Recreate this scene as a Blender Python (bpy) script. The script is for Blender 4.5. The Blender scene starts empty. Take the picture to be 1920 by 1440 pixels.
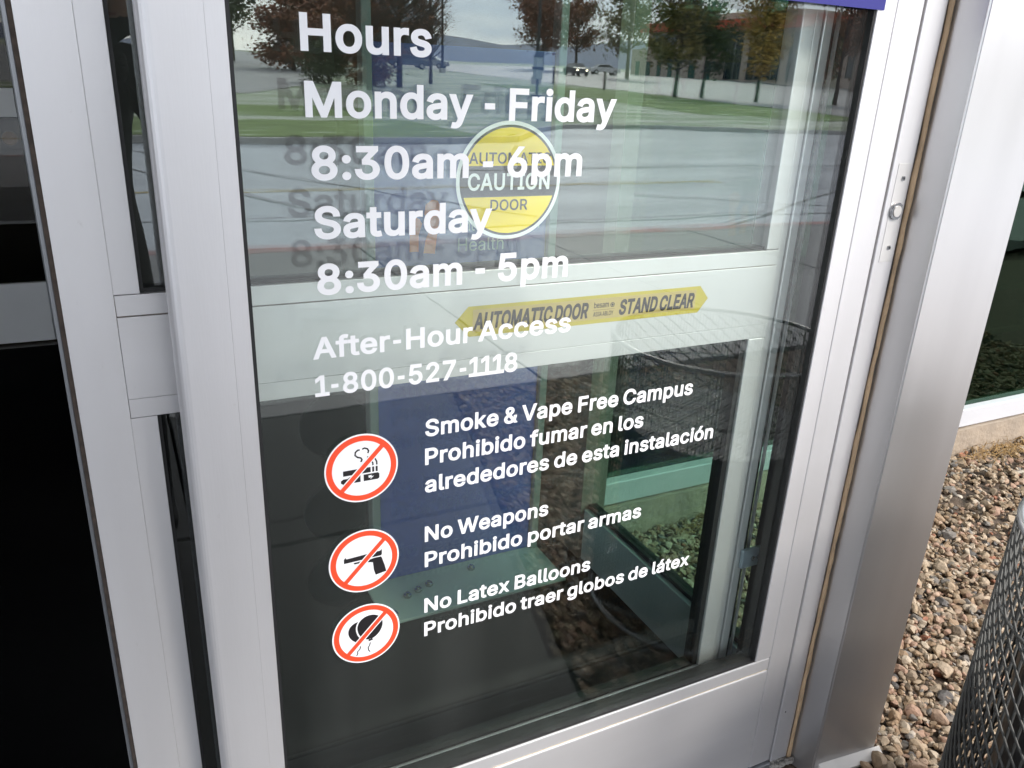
import bpy, bmesh, math, random
import numpy as np
from mathutils.geometry import delaunay_2d_cdt
from mathutils import Vector, Matrix
R = math.radians
scene = bpy.context.scene
COL = scene.collection

# ------------------------------------------------------------------ camera
cam_d = bpy.data.cameras.new('camera')
cam = bpy.data.objects.new('camera', cam_d)
COL.objects.link(cam)
CM = Matrix(((0.89761277, -0.12321518, 0.4232131),
             (-0.43878758, -0.34107651, 0.83134366),
             (0.04191389, -0.93192534, -0.36021992)))
rx, dn, fw = CM.col[0], CM.col[1], CM.col[2]
m = Matrix.Identity(4)
for i in range(3):
    m[i][0] = rx[i]; m[i][1] = -dn[i]; m[i][2] = -fw[i]
m[0][3], m[1][3], m[2][3] = 0.0, -1.00866, 1.5
cam.matrix_world = m
cam_d.sensor_width = 36.0
cam_d.lens = 36.0 * 1504 / 1920
cam_d.clip_start = 0.02
cam_d.clip_end = 4000
scene.camera = cam

# ------------------------------------------------------------------ world and sun
SUN_EL, SUN_AZ = R(38), R(150)
w = bpy.data.worlds.new('World'); scene.world = w; w.use_nodes = True
nt = w.node_tree; N = nt.nodes; LK = nt.links
N.clear()
out = N.new('ShaderNodeOutputWorld'); bg = N.new('ShaderNodeBackground')
sky = N.new('ShaderNodeTexSky'); sky.sky_type = 'NISHITA'; sky.sun_disc = False
sky.sun_elevation = SUN_EL; sky.sun_rotation = SUN_AZ
tc = N.new('ShaderNodeTexCoord'); mp = N.new('ShaderNodeMapping')
mp.inputs['Scale'].default_value = (1.6, 1.6, 9.0)
nz = N.new('ShaderNodeTexNoise'); nz.inputs['Scale'].default_value = 2.2; nz.inputs['Detail'].default_value = 7
cr = N.new('ShaderNodeValToRGB')
cr.color_ramp.elements[0].position = 0.30; cr.color_ramp.elements[0].color = (5.6, 6.6, 8.4, 1)
cr.color_ramp.elements[1].position = 0.68; cr.color_ramp.elements[1].color = (12.0, 11.8, 11.6, 1)
mx = N.new('ShaderNodeMixRGB'); mx.inputs[0].default_value = 0.86
LK.new(tc.outputs['Generated'], mp.inputs[0]); LK.new(mp.outputs[0], nz.inputs['Vector'])
LK.new(nz.outputs['Fac'], cr.inputs[0]); LK.new(sky.outputs[0], mx.inputs[1]); LK.new(cr.outputs[0], mx.inputs[2])
LK.new(mx.outputs[0], bg.inputs[0]); LK.new(bg.outputs[0], out.inputs[0])
bg.inputs['Strength'].default_value = 0.12
sd = bpy.data.lights.new('sun', 'SUN'); so = bpy.data.objects.new('sun', sd); COL.objects.link(so)
sd.energy = 1.5; sd.angle = R(14); sd.color = (1.0, 0.93, 0.84)
sun_dir = Vector((math.cos(SUN_EL) * math.sin(SUN_AZ), math.cos(SUN_EL) * math.cos(SUN_AZ), math.sin(SUN_EL)))
so.rotation_euler = sun_dir.to_track_quat('Z', 'Y').to_euler()
vs = scene.view_settings
vs.view_transform = 'Standard'; vs.look = 'None'; vs.exposure = 1.42; vs.gamma = 1; vs.use_curve_mapping = False
scene.cycles.max_bounces = 14; scene.cycles.glossy_bounces = 6; scene.cycles.transparent_max_bounces = 48
scene.cycles.transmission_bounces = 8; scene.cycles.sample_clamp_indirect = 6

# ------------------------------------------------------------------ materials
MATS = {}
def pmat(name, col, rough=0.5,  metal=0.0, noise=0.0, nscale=20, bump=0.0, bscale=200, stretch=(1, 1, 1), coat=0.0, coat_r=0.22, spec=0.5, col2=None, emit=None, scuff=0.0):
    if name in MATS: return MATS[name]
    mt = bpy.data.materials.new(name); mt.use_nodes = True; MATS[name] = mt
    t = mt.node_tree; b = t.nodes['Principled BSDF']
    b.inputs['Base Color'].default_value = (*col, 1); b.inputs['Roughness'].default_value = rough
    b.inputs['Metallic'].default_value = metal; b.inputs['Specular IOR Level'].default_value = spec
    if coat: b.inputs['Coat Weight'].default_value = coat; b.inputs['Coat Roughness'].default_value = coat_r
    if emit: b.inputs['Emission Color'].default_value = (*emit[0], 1); b.inputs['Emission Strength'].default_value = emit[1]
    tcn = t.nodes.new('ShaderNodeTexCoord'); mpn = t.nodes.new('ShaderNodeMapping')
    mpn.inputs['Scale'].default_value = stretch
    t.links.new(tcn.outputs['Object'], mpn.inputs[0])
    if noise or col2:
        n = t.nodes.new('ShaderNodeTexNoise'); n.inputs['Scale'].default_value = nscale; n.inputs['Detail'].default_value = 6
        t.links.new(mpn.outputs[0], n.inputs['Vector'])
        r = t.nodes.new('ShaderNodeValToRGB'); c2 = col2 or tuple(c * (1 - noise) for c in col)
        r.color_ramp.elements[0].position = 0.33; r.color_ramp.elements[0].color = (*c2, 1)
        r.color_ramp.elements[1].position = 0.67; r.color_ramp.elements[1].color = (*col, 1)
        t.links.new(n.outputs['Fac'], r.inputs[0]); t.links.new(r.outputs[0], b.inputs['Base Color'])
        if rough > 0.1:
            mr = t.nodes.new('ShaderNodeMapRange')
            mr.inputs['To Min'].default_value = rough * 0.8; mr.inputs['To Max'].default_value = min(1, rough * 1.25)
            t.links.new(n.outputs['Fac'], mr.inputs[0]); t.links.new(mr.outputs[0], b.inputs['Roughness'])
    if scuff:
        src = b.inputs['Base Color'].links[0].from_socket
        n3 = t.nodes.new('ShaderNodeTexNoise'); n3.inputs['Scale'].default_value = 34; n3.inputs['Detail'].default_value = 9; n3.inputs['Roughness'].default_value = .75
        mp3 = t.nodes.new('ShaderNodeMapping'); mp3.inputs['Scale'].default_value = (1.6, 1, .8)
        t.links.new(tcn.outputs['Object'], mp3.inputs[0]); t.links.new(mp3.outputs[0], n3.inputs['Vector'])
        n4 = t.nodes.new('ShaderNodeTexNoise'); n4.inputs['Scale'].default_value = 2.5; n4.inputs['Detail'].default_value = 4
        t.links.new(tcn.outputs['Object'], n4.inputs['Vector'])
        m3 = t.nodes.new('ShaderNodeMapRange'); m3.inputs['From Min'].default_value = .64; m3.inputs['From Max'].default_value = .74; m3.inputs['To Max'].default_value = scuff
        t.links.new(n3.outputs['Fac'], m3.inputs[0])
        m4 = t.nodes.new('ShaderNodeMapRange'); m4.inputs['From Min'].default_value = .45; m4.inputs['From Max'].default_value = .7; m4.inputs['To Max'].default_value = scuff * .35
        t.links.new(n4.outputs['Fac'], m4.inputs[0])
        ad = t.nodes.new('ShaderNodeMath'); ad.operation = 'ADD'; ad.use_clamp = True
        t.links.new(m3.outputs[0], ad.inputs[0]); t.links.new(m4.outputs[0], ad.inputs[1])
        mxx = t.nodes.new('ShaderNodeMixRGB'); mxx.inputs[2].default_value = (.30, .27, .24, 1)
        t.links.new(ad.outputs[0], mxx.inputs[0]); t.links.new(src, mxx.inputs[1]); t.links.new(mxx.outputs[0], b.inputs['Base Color'])
    if bump:
        n2 = t.nodes.new('ShaderNodeTexNoise'); n2.inputs['Scale'].default_value = bscale; n2.inputs['Detail'].default_value = 5
        t.links.new(mpn.outputs[0], n2.inputs['Vector'])
        bp = t.nodes.new('ShaderNodeBump'); bp.inputs['Strength'].default_value = bump; bp.inputs['Distance'].default_value = 0.01
        t.links.new(n2.outputs['Fac'], bp.inputs['Height']); t.links.new(bp.outputs[0], b.inputs['Normal'])
    return mt

def glass(name, tint, ior=1.7, wave=0.0, smudge=0.0, gcol=(0.97, 0.99, 1.0)):
    mt = bpy.data.materials.new(name); mt.use_nodes = True; MATS[name] = mt
    t = mt.node_tree; t.nodes.clear()
    o = t.nodes.new('ShaderNodeOutputMaterial'); tr = t.nodes.new('ShaderNodeBsdfTransparent')
    tr.inputs[0].default_value = (*tint, 1)
    gl = t.nodes.new('ShaderNodeBsdfGlossy'); gl.inputs['Roughness'].default_value = 0.0; gl.inputs[0].default_value = (*gcol, 1)
    fr = t.nodes.new('ShaderNodeFresnel'); fr.inputs['IOR'].default_value = ior
    geo = t.nodes.new('ShaderNodeNewGeometry')
    mxs = t.nodes.new('ShaderNodeMixShader')
    # keep the reflectance of the front side on both faces of the pane
    lw = t.nodes.new('ShaderNodeVectorMath'); lw.operation = 'DOT_PRODUCT'
    ab = t.nodes.new('ShaderNodeMath'); ab.operation = 'ABSOLUTE'
    t.links.new(geo.outputs['Incoming'], lw.inputs[0]); t.links.new(geo.outputs['Normal'], lw.inputs[1])
    t.links.new(lw.outputs['Value'], ab.inputs[0])
    inv = t.nodes.new('ShaderNodeMath'); inv.operation = 'SUBTRACT'; inv.inputs[0].default_value = 1.0; inv.use_clamp = True
    t.links.new(ab.outputs[0], inv.inputs[1])
    pw = t.nodes.new('ShaderNodeMath'); pw.operation = 'POWER'; pw.inputs[1].default_value = 5.0
    t.links.new(inv.outputs[0], pw.inputs[0])
    f0 = ((ior - 1) / (ior + 1)) ** 2
    ma = t.nodes.new('ShaderNodeMath'); ma.operation = 'MULTIPLY_ADD'; ma.inputs[1].default_value = 1 - f0; ma.inputs[2].default_value = f0
    t.links.new(pw.outputs[0], ma.inputs[0])
    t.nodes.remove(fr)
    t.links.new(ma.outputs[0], mxs.inputs[0]); t.links.new(tr.outputs[0], mxs.inputs[1]); t.links.new(gl.outputs[0], mxs.inputs[2])
    last = mxs
    if wave:
        tcn = t.nodes.new('ShaderNodeTexCoord'); n = t.nodes.new('ShaderNodeTexNoise')
        mpn = t.nodes.new('ShaderNodeMapping'); mpn.inputs['Scale'].default_value = (1, 1, 2.2)
        n.inputs['Scale'].default_value = 9; n.inputs['Detail'].default_value = 1.5
        t.links.new(tcn.outputs['Object'], mpn.inputs[0]); t.links.new(mpn.outputs[0], n.inputs['Vector'])
        bp = t.nodes.new('ShaderNodeBump'); bp.inputs['Strength'].default_value = wave; bp.inputs['Distance'].default_value = 0.001
        t.links.new(n.outputs['Fac'], bp.inputs['Height']); t.links.new(bp.outputs[0], gl.inputs['Normal'])
    if smudge:
        tcn = t.nodes.new('ShaderNodeTexCoord'); n = t.nodes.new('ShaderNodeTexNoise'); n.inputs['Scale'].default_value = 3.0; n.inputs['Detail'].default_value = 8
        mpn = t.nodes.new('ShaderNodeMapping'); mpn.inputs['Scale'].default_value = (2.5, 1, 0.35)
        t.links.new(tcn.outputs['Object'], mpn.inputs[0]); t.links.new(mpn.outputs[0], n.inputs['Vector'])
        r = t.nodes.new('ShaderNodeMapRange'); r.inputs['From Min'].default_value = 0.45; r.inputs['From Max'].default_value = 0.8
        r.inputs['To Min'].default_value = 0.0; r.inputs['To Max'].default_value = smudge
        t.links.new(n.outputs['Fac'], r.inputs[0])
        df = t.nodes.new('ShaderNodeBsdfDiffuse'); df.inputs[0].default_value = (0.8, 0.8, 0.8, 1)
        m2 = t.nodes.new('ShaderNodeMixShader')
        t.links.new(r.outputs[0], m2.inputs[0]); t.links.new(mxs.outputs[0], m2.inputs[1]); t.links.new(df.outputs[0], m2.inputs[2])
        last = m2
    t.links.new(last.outputs[0], o.inputs[0])
    return mt

ALU = pmat('painted aluminium', (0.68, 0.672, 0.685), 0.40, 0.55, noise=0.05, nscale=3, bump=0.02, bscale=60, scuff=.22, stretch=(6, 6, 0.5))
ALUH = pmat('painted aluminium rail', (0.68, 0.672, 0.685), 0.40, 0.55, noise=0.05, nscale=3, bump=0.02, bscale=60, scuff=.22, stretch=(0.5, 6, 6))
CLAD = pmat('column cladding', (0.60, 0.59, 0.59), 0.30, 0.85, noise=0.10, nscale=1.6, stretch=(5, 5, 0.6))
DARKALU = pmat('grey aluminium', (0.30, 0.31, 0.33), 0.4, 0.6, noise=0.1, nscale=8)
RUB = pmat('black rubber', (0.012, 0.012, 0.013), 0.55, noise=0.3, nscale=40)
CAULK = pmat('tan caulk', (0.50, 0.35, 0.21), 0.7, noise=0.35, nscale=14, bump=0.3, bscale=60)
GRIME = pmat('joint grime', (0.20, 0.14, 0.09), 0.9, noise=0.5, nscale=60)
WHITE = pmat('white vinyl', (0.86, 0.86, 0.88), 0.45, noise=0.04, nscale=30)
BLUE = pmat('blue vinyl', (0.035, 0.035, 0.21), 0.6, spec=.25, noise=0.05, nscale=6)
KBLUE = pmat('blue panel print', (0.075, 0.10, 0.35), 0.45, noise=0.06, nscale=3)
RED = pmat('orange red ink', (0.85, 0.075, 0.025), 0.45, noise=0.03, nscale=20)
BLK = pmat('black ink', (0.012, 0.010, 0.012), 0.5, noise=0.1, nscale=20)
YEL = pmat('yellow vinyl', (0.88, 0.66, 0.005), 0.4, noise=0.04, nscale=12)
YEL2 = pmat('worn yellow vinyl', (0.46, 0.37, 0.03), 0.45, noise=0.12, nscale=9)
STEEL = pmat('steel screw', (0.45, 0.45, 0.46), 0.25, 1.0, noise=0.1, nscale=60)
GA = glass('clear glass with smudges', (0.955, 0.988, 0.970), 1.68, wave=0.05, smudge=0.008)
GB = glass('green edged glass', (0.93, 0.975, 0.955), 1.66, wave=0.05, smudge=0.004)
GT = glass('green tinted glass', (0.54, 0.70, 0.64), 1.42)
GF = glass('dark green tinted glass', (0.24, 0.38, 0.30), 1.7, wave=0.25, gcol=(0.55, 0.80, 0.62))
GI = glass('smoked inner glass', (0.55, 0.53, 0.46), 1.45)

# ------------------------------------------------------------------ helpers
def tag(o, label=None, cat=None, group=None, kind=None):
    if label: o['label'] = label
    if cat: o['category'] = cat
    if group: o['group'] = group
    if kind: o['kind'] = kind
    return o
def empty(name, loc, label, cat, group=None, rz=0):
    o = bpy.data.objects.new(name, None); COL.objects.link(o); o.location = loc; o.rotation_euler.z = rz
    o.empty_display_size = 0.1
    return tag(o, label, cat, group)
def worldm(o):
    return (worldm(o.parent) @ o.matrix_parent_inverse @ o.matrix_basis) if o.parent else o.matrix_basis.copy()
def link(name, me, mat, parent=None, local=False):
    if mat is not None:
        me.materials.clear()
        for q in (mat if isinstance(mat, (list, tuple)) else [mat]): me.materials.append(q)
    o = bpy.data.objects.new(name, me); COL.objects.link(o)
    if parent is not None:
        o.parent = parent
        if not local:
            o.matrix_parent_inverse = worldm(parent).inverted()
    return o
def frombm(name, bm, mat, parent=None, smooth=False, local=False):
    me = bpy.data.meshes.new(name); bm.normal_update(); bm.to_mesh(me); bm.free()
    if smooth:
        for p in me.polygons: p.use_smooth = True
    return link(name, me, mat, parent, local)
def addbox(bm, x0, x1, y0, y1, z0, z1, bev=0.0, seg=2):
    r = bmesh.ops.create_cube(bm, size=1)
    for v in r['verts']:
        v.co = Vector((x0 + (v.co.x + .5) * (x1 - x0), y0 + (v.co.y + .5) * (y1 - y0), z0 + (v.co.z + .5) * (z1 - z0)))
    if bev:
        es = list({e for v in r['verts'] for e in v.link_edges})
        bmesh.ops.bevel(bm, geom=es, offset=bev, segments=seg, affect='EDGES', profile=0.5)
def box(name, x, y, z, mat, parent=None, bev=0.0, seg=2, **k):
    bm = bmesh.new(); addbox(bm, x[0], x[1], y[0], y[1], z[0], z[1], bev, seg)
    o = frombm(name, bm, mat, parent, **k)
    return o
def cylm(bm, c, r, h, axis='Z', seg=32, r2=None):
    q = bmesh.ops.create_cone(bm, cap_ends=True, segments=seg, radius1=r, radius2=r if r2 is None else r2, depth=h)
    rot = {'Z': Matrix.Identity(3), 'Y': Matrix.Rotation(R(90), 3, 'X'), 'X': Matrix.Rotation(R(90), 3, 'Y')}[axis]
    for v in q['verts']: v.co = rot @ v.co + Vector(c)
def cyl(name, c, r, h, mat, parent=None, axis='Z', seg=32, bev=0.0, r2=None):
    bm = bmesh.new(); cylm(bm, c, r, h, axis, seg, r2)
    if bev: bmesh.ops.bevel(bm, geom=[e for e in bm.edges if len(e.link_faces) == 2 and e.calc_face_angle(0) > 1], offset=bev, segments=2, affect='EDGES')
    return frombm(name, bm, mat, parent)
def tube(bm, pts, r, seg=6):
    rings = []
    n = len(pts)
    for i, p in enumerate(pts):
        p = Vector(p); a = Vector(pts[max(i - 1, 0)]); b = Vector(pts[min(i + 1, n - 1)])
        d = (b - a).normalized(); u = d.orthogonal().normalized() if abs(d.z) > .9 else d.cross(Vector((0, 0, 1))).normalized(); v = d.cross(u)
        rr = r[i] if isinstance(r, (list, tuple)) else r
        rings.append([bm.verts.new(p + (u * math.cos(t) + v * math.sin(t)) * rr) for t in [2 * math.pi * k / seg for k in range(seg)]])
    for a, b in zip(rings, rings[1:]):
        for k in range(seg): bm.faces.new((a[k], a[(k + 1) % seg], b[(k + 1) % seg], b[k]))
    bm.faces.new(rings[0][::-1]); bm.faces.new(rings[-1])
def flat(name, polys, y, thick, mat, parent=None, raw=False):
    """outline(s) in the x-z plane, filled (holes even-odd) and given a real thickness towards -y"""
    cu = bpy.data.curves.new(name, 'CURVE'); cu.dimensions = '2D'; cu.fill_mode = 'BOTH'; cu.extrude = thick / 2
    for p in polys:
        s = cu.splines.new('POLY'); s.points.add(len(p) - 1); s.use_cyclic_u = True
        for i, (a, b) in enumerate(p): s.points[i].co = (a, b, 0, 1)
    tmp = bpy.data.objects.new('tmp', cu); COL.objects.link(tmp)
    dg = bpy.context.evaluated_depsgraph_get(); dg.update()
    me = bpy.data.meshes.new_from_object(tmp.evaluated_get(dg))
    me.transform(Matrix(((1, 0, 0, 0), (0, 0, -1, y - thick / 2), (0, 1, 0, 0), (0, 0, 0, 1))))
    bpy.data.objects.remove(tmp); bpy.data.curves.remove(cu)
    if raw: return me
    me.name = name
    return link(name, me, mat, parent)
def circ(cx, cz, r, n=64, a0=0, a1=360):
    return [(cx + r * math.cos(R(a0 + (a1 - a0) * i / (n if a1 - a0 == 360 else n - 1))), cz + r * math.sin(R(a0 + (a1 - a0) * i / (n if a1 - a0 == 360 else n - 1)))) for i in range(n)]

# ------------------------------------------------------------------ lettering (outlines of a plain grotesque alphabet)
GLYPHS = {
'&':(448,((197,-7,165,-5,136,1,110,12,88,26,69,42,54,62,43,84,36,108,34,133,36,154,40,173,47,189,58,205,70,220,85,235,140,279,216,335,237,352,255,375,260,389,262,405,258,427,245,445,226,457,201,461,184,459,168,453,155,444,145,431,139,416,137,399,139,380,145,363,169,327,204,284,438,0,364,0,171,231,121,293,108,310,96,327,87,344,81,361,77,379,75,398,77,420,82,440,91,458,102,474,117,488,134,499,154,507,176,512,200,513,224,512,246,507,266,499,283,488,297,475,308,459,317,442,322,424,324,404,322,382,315,362,305,342,291,325,256,293,154,217,135,202,121,188,110,174,100,154,97,131,100,108,109,87,124,70,143,57,158,51,175,48,193,46,213,48,232,52,251,59,269,69,286,81,301,95,315,112,327,131,336,151,343,174,348,198,349,224,408,224,406,194,403,167,397,144,389,124,380,107,371,92,345,62,333,47,315,30,294,17,271,7,246,-1,221,-5),)),
'-':(453,((337,244,337,188,114,188,114,244),)),
'0':(453,((227,-7,199,-5,174,1,151,11,130,24,111,41,95,62,80,86,69,113,60,144,53,178,49,214,48,254,49,294,53,330,60,364,69,395,81,422,95,447,112,467,130,484,151,498,174,508,200,514,227,516,254,514,279,508,302,498,323,484,342,467,358,447,372,422,384,395,393,364,400,330,404,294,405,254,404,214,400,178,393,144,384,113,373,86,359,62,342,41,323,24,302,11,279,1,254,-5),(227,50,250,52,271,60,290,74,306,92,320,116,330,144,336,168,340,194,343,223,344,254,343,285,340,314,336,341,330,365,320,393,306,416,290,435,271,449,250,457,227,460,203,457,182,449,163,435,147,416,134,393,123,365,117,341,113,314,110,285,109,254,110,223,113,194,117,168,123,144,134,116,147,92,163,74,182,60,203,52),)),
'1':(453,((76,0,76,55,391,55,391,0),(276,509,276,0,212,0,212,448,209,448,86,358,86,427,198,509),)),
'2':(453,((64,0,64,47,234,229,282,282,294,298,303,312,311,327,318,348,320,371,317,397,308,419,293,436,273,449,258,455,241,458,224,460,205,458,188,454,172,447,153,433,139,413,132,398,128,381,127,362,66,362,68,391,75,418,86,442,102,464,121,482,143,496,168,507,196,513,225,516,254,513,281,507,306,497,328,482,346,465,361,445,372,423,379,398,381,372,380,354,377,336,371,318,363,299,351,280,336,259,267,180,153,60,153,57,389,57,389,0),)),
'3':(453,((218,-7,188,-5,159,1,133,10,108,22,88,38,70,57,57,79,48,104,44,132,109,132,115,107,126,87,144,71,165,59,182,54,200,51,219,50,239,51,258,55,275,61,291,69,304,80,315,93,323,108,328,125,329,145,328,163,323,180,316,196,306,211,292,223,275,234,254,241,229,246,201,248,157,248,157,299,288,448,288,452,70,452,70,509,372,509,372,461,211,278,211,289,247,290,279,286,308,276,333,262,354,244,371,222,383,198,391,173,393,145,390,116,383,90,370,66,354,45,333,27,309,12,281,2,251,-5),)),
'5':(453,((221,-7,192,-5,165,1,140,11,118,25,99,41,83,60,71,82,63,105,60,130,122,130,127,108,138,89,154,73,173,60,196,52,221,50,241,51,259,56,276,64,291,75,304,89,314,104,322,122,326,141,328,162,326,183,321,203,314,221,303,237,290,251,275,262,257,270,238,275,218,277,201,276,184,273,167,268,145,258,128,246,67,253,96,509,366,509,366,452,151,452,134,301,136,301,155,315,178,325,194,330,212,333,229,334,252,332,274,328,294,321,313,311,330,299,345,285,358,269,370,251,379,231,386,210,390,187,391,163,388,132,381,102,369,76,352,52,332,32,309,15,282,3,253,-4),)),
'6':(453,((226,-7,196,-4,168,3,142,15,119,31,100,51,84,74,73,101,66,130,64,162,65,187,71,212,80,239,89,261,102,285,118,311,137,340,252,509,322,509,151,261,145,261,154,275,165,288,179,299,196,307,214,312,235,314,265,312,291,305,316,295,337,280,355,262,370,240,380,215,387,187,389,157,387,127,379,98,368,73,352,50,333,30,310,14,284,3,257,-4),(226,48,245,50,263,55,279,63,293,73,304,86,314,101,322,119,326,137,327,157,326,178,322,196,314,213,304,228,293,241,279,251,263,259,245,264,226,265,207,264,190,259,174,252,160,241,148,229,138,214,131,197,126,179,125,158,126,138,131,119,138,102,148,86,160,73,174,63,190,55,207,50),)),
'7':(453,((97,0,323,448,323,452,62,452,62,509,391,509,391,449,165,0),)),
'8':(453,((226,-7,193,-5,163,1,136,11,111,25,91,42,74,62,62,84,54,109,52,135,53,156,58,176,65,195,75,212,87,228,101,241,117,252,134,260,153,265,153,267,129,276,109,289,93,308,80,330,73,354,70,380,73,405,79,429,90,450,106,469,124,485,146,498,170,508,197,514,226,516,255,514,282,508,306,498,328,485,346,469,361,450,373,429,379,405,382,380,379,354,372,330,359,308,343,289,323,276,300,267,300,265,319,260,335,252,351,241,365,228,377,212,387,195,395,176,399,156,401,135,398,109,391,84,378,62,362,42,341,25,317,11,289,1,259,-5),(226,49,248,50,267,54,285,60,307,74,323,91,333,113,337,139,335,157,330,173,322,189,312,202,298,213,283,223,265,230,247,234,226,235,206,234,187,230,169,223,154,213,140,202,130,189,122,173,117,157,115,139,119,113,129,91,145,74,167,60,185,54,205,50),(226,290,252,292,274,300,293,313,307,330,316,351,319,376,316,399,308,420,294,437,275,449,252,457,226,460,208,459,192,455,177,449,159,437,145,420,136,399,133,376,136,351,145,330,159,313,178,300,201,292),)),
':':(188,((95,-4,78,-1,63,9,53,24,50,41,53,59,63,73,78,83,95,87,113,83,128,73,138,59,141,41,138,24,128,9,113,-1),(95,271,78,274,63,284,53,299,50,316,53,334,63,349,78,359,95,362,113,359,128,349,138,334,141,316,138,299,128,284,113,274),)),
'A':(480,((16,0,201,509,276,509,463,0,395,0,287,302,264,372,232,478,245,478,213,371,191,302,85,0),(110,142,110,199,370,199,370,142),)),
'B':(456,((60,0,60,509,241,509,274,507,304,501,329,491,350,477,367,461,381,442,390,421,396,398,398,374,397,353,393,336,387,320,373,301,356,286,336,275,315,267,315,262,331,260,347,254,363,245,378,234,391,220,402,203,411,184,416,161,418,136,416,111,410,88,400,67,386,48,368,31,344,18,317,8,284,2,247,0),(125,57,245,57,281,60,309,67,330,80,344,96,353,115,355,137,352,161,342,184,333,197,320,209,306,218,289,225,269,229,248,231,125,231),(125,285,238,285,256,287,273,290,288,296,308,309,323,326,333,348,336,372,333,393,326,412,313,429,294,442,270,449,240,452,125,452),)),
'C':(510,((267,-7,235,-5,205,1,177,11,150,25,126,42,104,63,86,88,70,115,57,146,48,179,42,215,40,254,42,293,48,329,57,362,70,393,86,421,104,445,126,466,150,484,177,498,205,508,235,514,267,516,293,514,317,511,340,504,362,496,383,485,402,471,419,456,435,438,448,418,459,397,467,373,473,348,408,348,401,373,389,395,375,413,357,428,337,440,315,449,292,454,267,456,237,453,209,445,184,432,161,414,141,391,125,364,116,340,109,314,105,285,103,254,105,223,109,194,116,168,125,145,141,117,161,94,184,76,210,63,237,56,267,53,292,55,315,60,337,69,357,81,375,96,389,114,401,136,408,160,473,160,467,135,459,112,448,91,435,71,420,53,402,38,383,24,363,13,341,5,317,-2,293,-6),)),
'D':(502,((219,0,96,0,96,57,215,57,244,58,272,63,296,70,318,81,343,99,363,122,379,149,388,172,394,198,398,226,399,255,398,285,394,312,388,337,379,361,364,388,344,410,320,428,299,438,275,446,249,450,221,452,93,452,93,509,225,509,261,507,294,501,325,492,353,478,377,461,399,441,418,418,433,391,446,361,455,329,460,293,462,255,460,217,455,181,446,149,433,119,417,92,398,68,376,48,351,31,322,17,291,8,256,2),(125,509,125,0,60,0,60,509),)),
'E':(419,((60,0,60,509,372,509,372,452,125,452,125,286,355,286,355,229,125,229,125,57,375,57,375,0),)),
'F':(410,((60,0,60,509,369,509,369,452,125,452,125,278,346,278,346,221,125,221,125,0),)),
'H':(517,((60,0,60,509,125,509,125,289,392,289,392,509,457,509,457,0,392,0,392,232,125,232,125,0),)),
'I':(300,((31,0,31,57,118,57,118,452,31,452,31,509,269,509,269,452,183,452,183,57,269,57,269,0),)),
'L':(393,((60,0,60,509,125,509,125,57,361,57,361,0),)),
'M':(628,((60,0,60,509,152,509,277,187,287,159,299,123,311,84,322,49,307,49,318,83,330,121,342,158,352,187,476,509,568,509,568,0,504,0,504,291,504,327,505,369,506,413,507,457,513,457,498,409,482,363,467,322,456,291,342,0,286,0,170,291,159,321,145,361,129,408,112,457,119,457,120,416,121,372,122,328,122,291,122,0),)),
'N':(523,((60,0,60,509,136,509,343,183,363,151,388,107,414,55,405,54,401,108,399,157,399,195,399,509,463,509,463,0,387,0,202,290,177,331,148,381,108,452,119,454,122,384,124,328,125,291,125,0),)),
'O':(533,((267,-7,235,-5,205,1,177,11,150,25,126,42,105,63,86,88,70,115,57,146,48,179,42,215,40,254,42,293,48,329,57,362,70,393,86,421,105,445,126,466,150,484,177,498,205,508,235,514,267,516,299,514,329,508,357,498,384,484,408,466,429,445,448,421,464,393,477,362,486,329,491,293,493,254,491,215,486,179,477,146,464,115,448,88,429,63,408,42,384,25,357,11,329,1,299,-5),(267,53,296,55,324,63,349,76,372,94,392,116,408,144,418,168,425,194,429,223,430,254,429,286,425,314,418,341,408,365,392,392,372,415,349,433,324,446,296,453,267,456,237,453,210,445,184,433,161,415,142,392,125,364,116,340,109,314,105,285,103,254,105,223,109,194,116,168,125,144,142,117,161,94,184,76,210,63,237,55),)),
'P':(445,((60,0,60,509,235,509,272,506,305,499,332,487,356,471,375,452,390,430,400,404,407,377,409,348,407,318,400,291,390,265,375,243,356,223,332,207,305,195,272,188,235,186,109,186,109,242,233,242,257,244,279,248,297,256,312,266,324,279,333,294,339,310,343,328,344,348,343,367,339,385,333,402,324,416,312,428,297,439,279,446,257,451,232,452,125,452,125,0),)),
'R':(449,((60,0,60,509,236,509,273,506,305,500,333,489,356,473,376,455,390,433,401,408,407,381,409,352,407,323,401,296,390,271,376,250,356,232,333,217,305,206,273,200,236,198,96,198,96,255,234,255,258,256,280,260,298,267,319,281,334,300,340,316,344,333,345,352,344,371,340,389,334,405,325,419,313,430,298,440,279,446,258,451,233,452,125,452,125,0),(353,0,230,229,303,229,428,0),)),
'S':(447,((224,-9,188,-7,156,-1,128,9,102,23,81,40,64,60,51,83,42,109,38,137,104,137,108,118,114,102,123,88,136,76,150,66,166,59,185,53,204,50,224,49,246,50,267,54,286,60,303,69,317,79,329,92,338,106,344,122,346,139,342,161,332,179,316,193,296,205,245,222,184,239,154,249,128,260,105,274,86,289,67,313,56,341,52,372,54,400,62,425,75,448,92,468,113,484,138,498,165,508,195,514,227,516,259,514,289,508,316,498,340,484,360,468,377,449,390,427,398,403,401,378,337,378,332,402,320,421,302,437,280,449,254,456,225,459,204,457,185,454,167,448,145,435,129,418,118,398,115,376,119,352,131,334,148,319,169,308,212,293,264,279,312,264,328,256,344,248,359,238,372,226,384,213,395,198,402,180,407,161,408,139,406,112,399,87,386,64,370,43,349,25,323,11,302,2,278,-4,252,-8),)),
'T':(449,((32,452,32,509,417,509,417,452,257,452,257,0,193,0,193,452),)),
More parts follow.
